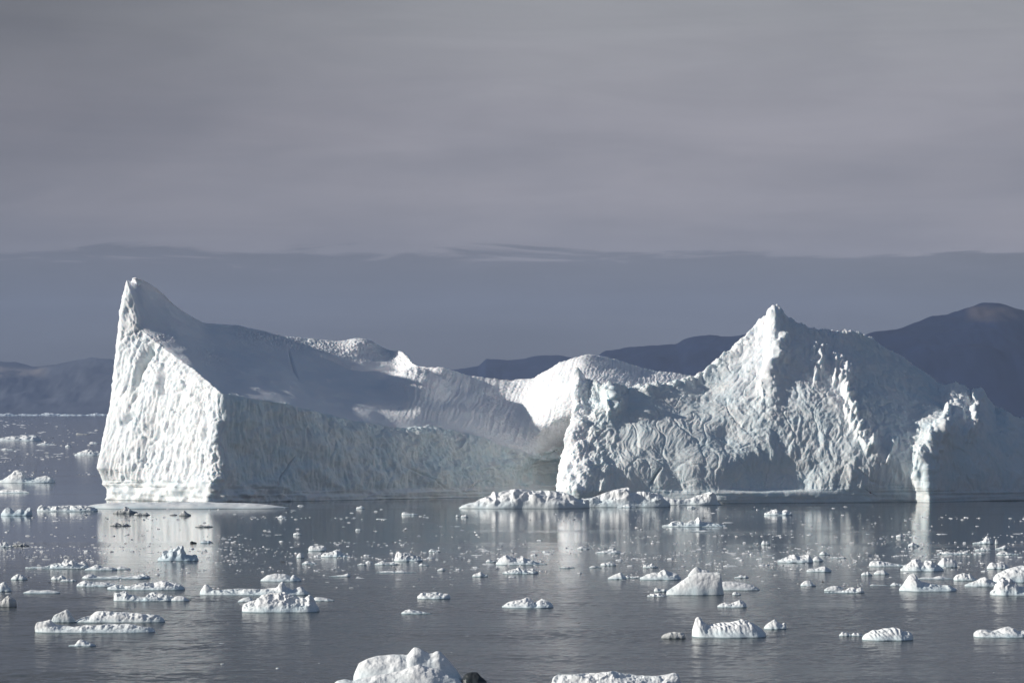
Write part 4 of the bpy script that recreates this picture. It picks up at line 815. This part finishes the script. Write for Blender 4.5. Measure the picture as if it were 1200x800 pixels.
# uncountable crumbs of brash between the pieces
def brash(n, seed):
    r = np.random.default_rng(seed); Vs = []; Qs = []; k = 0
    base = np.array([(-1, -.7, 0), (1, -.6, 0), (.9, .7, 0), (-.8, .6, 0), (-.5, -.35, 1), (.45, -.4, .8), (.4, .4, .7), (-.3, .35, .9)], float)
    q = np.array([(0, 1, 5, 4), (1, 2, 6, 5), (2, 3, 7, 6), (3, 0, 4, 7), (4, 5, 6, 7)])
    rows_ = [607, 628, 636, 641, 645, 647, 649, 652, 655, 658, 663, 667]
    for i in range(n):
        py = r.choice(rows_)+r.normal(0, 1.2) if r.random() < 0.7 else r.uniform(592, 690)
        px = r.uniform(-10, 1210)
        if r.random() < 0.06: py = r.uniform(492, 560); px = r.uniform(-5, 115)
        gate = perlin(np.array([[px/60., py/9., 3.0]]), 4)[0]
        if gate < r.uniform(-0.25, 0.35): continue
        Y = dist_at(py); s = Y/F*(0.5+1.3*r.random()**3)
        b = base*(1+0.35*r.normal(size=base.shape))*np.array([s*1.6, s*2.0, s*0.55])
        b[:4, 2] = -0.05
        Vs.append(b+np.array([(px-600)/F*Y, Y, 0])); Qs.append(q+k); k += 8
    V = np.concatenate(Vs)
    return build_mesh('brash_ice', V, np.concatenate(Qs), M_BIT, smooth=False, attr={'ice': np.zeros(len(V))})
tag(link('brash_ice', brash(5600, 8)), kind='stuff')

# ------------------------------------------------------------------ birds
def feathers(name, col):
    m, nt, out = new_mat(name); b = N(nt, 'ShaderNodeBsdfPrincipled')
    tc = N(nt, 'ShaderNodeTexCoord'); n = noise_node(nt, tc.outputs['Object'], 9, 3)
    nt.links.new(mix_col(nt, n.outputs[0], col, tuple(c*0.75 for c in col)), b.inputs['Base Color'])
    b.inputs['Roughness'].default_value = 0.8; nt.links.new(b.outputs[0], out.inputs['Surface'])
    return m
M_BD = feathers('dark_feathers', (0.025, 0.024, 0.026)); M_BW = feathers('pale_feathers', (0.62, 0.63, 0.65))
def bird(px, py, Y, span, bank, yaw, flap, mat, label):
    """one surface lofted from wing tip over the body to the other tip; nose along +Y"""
    st = []
    for t in np.linspace(-1, 1, 41):
        a = abs(t); x = t*span/2
        ch = span*(0.145*(1-a)**0.45+0.012) ; sweep = -span*0.10*max(0, a-0.38)**1.1*2.2+span*0.03*min(a, 0.38)
        z = span*(flap*(0.9*a-1.0*max(0, a-0.4)))
        th = 0.012*span*(1-a*0.7)
        y0, y1 = sweep-ch*0.62, sweep+ch*0.38
        if a < 0.085:
            k = math.sqrt(max(0, 1-(a/0.085)**2))
            y1 += span*0.15*k**1.3; y0 -= span*0.13*k**0.6; th = max(th, span*0.055*k)
        ring = []
        for j in range(14):
            q = 2*math.pi*j/14; c = math.cos(q)
            yy = (y0+y1)/2+(y1-y0)/2*c
            taper = 1.0 if a >= 0.085 else (1-0.75*max(0, -c)**1.5)*(1-0.35*max(0, c)**6)
            ring.append((x, yy, z+th*math.sin(q)*taper))
        st.append(ring)
    V = np.array(st).reshape(-1, 3); nr, nc = len(st), 14
    i = np.arange(nr*nc).reshape(nr, nc); j = np.roll(i, -1, axis=1)
    Q = np.stack([i[:-1], j[:-1], j[1:], i[1:]], -1).reshape(-1, 4)
    me = build_mesh('bird', V, Q, mat, extra=[i[0][::-1].tolist(), i[-1].tolist()])
    o = link('bird', me); p = world(np.float64(px), np.float64(py), Y); o.location = p
    o.rotation_euler = (math.radians(8), math.radians(bank), math.radians(yaw))
    tag(o, label, 'bird', 'seabirds')
bird(1020, 577, 330, 1.75, 32, 8, 0.10, M_BD, 'dark seabird gliding low in front of the right wall, left of the sunlit boulder')
bird(678, 730, 300, 0.80, 4, 20, 0.45, M_BD, 'small dark bird flying low over the open water at centre')
bird(964, 682, 385, 0.75, 30, 60, 0.7, M_BD, 'tiny dark bird with raised wings beside the yellowish rounded mound')
bird(857, 490, 430, 1.4, -12, -50, 0.2, M_BW, 'pale gull flying before the middle of the right wall')

S.cycles.use_denoising = True
S.cycles.max_bounces = 6; S.cycles.transparent_max_bounces = 12
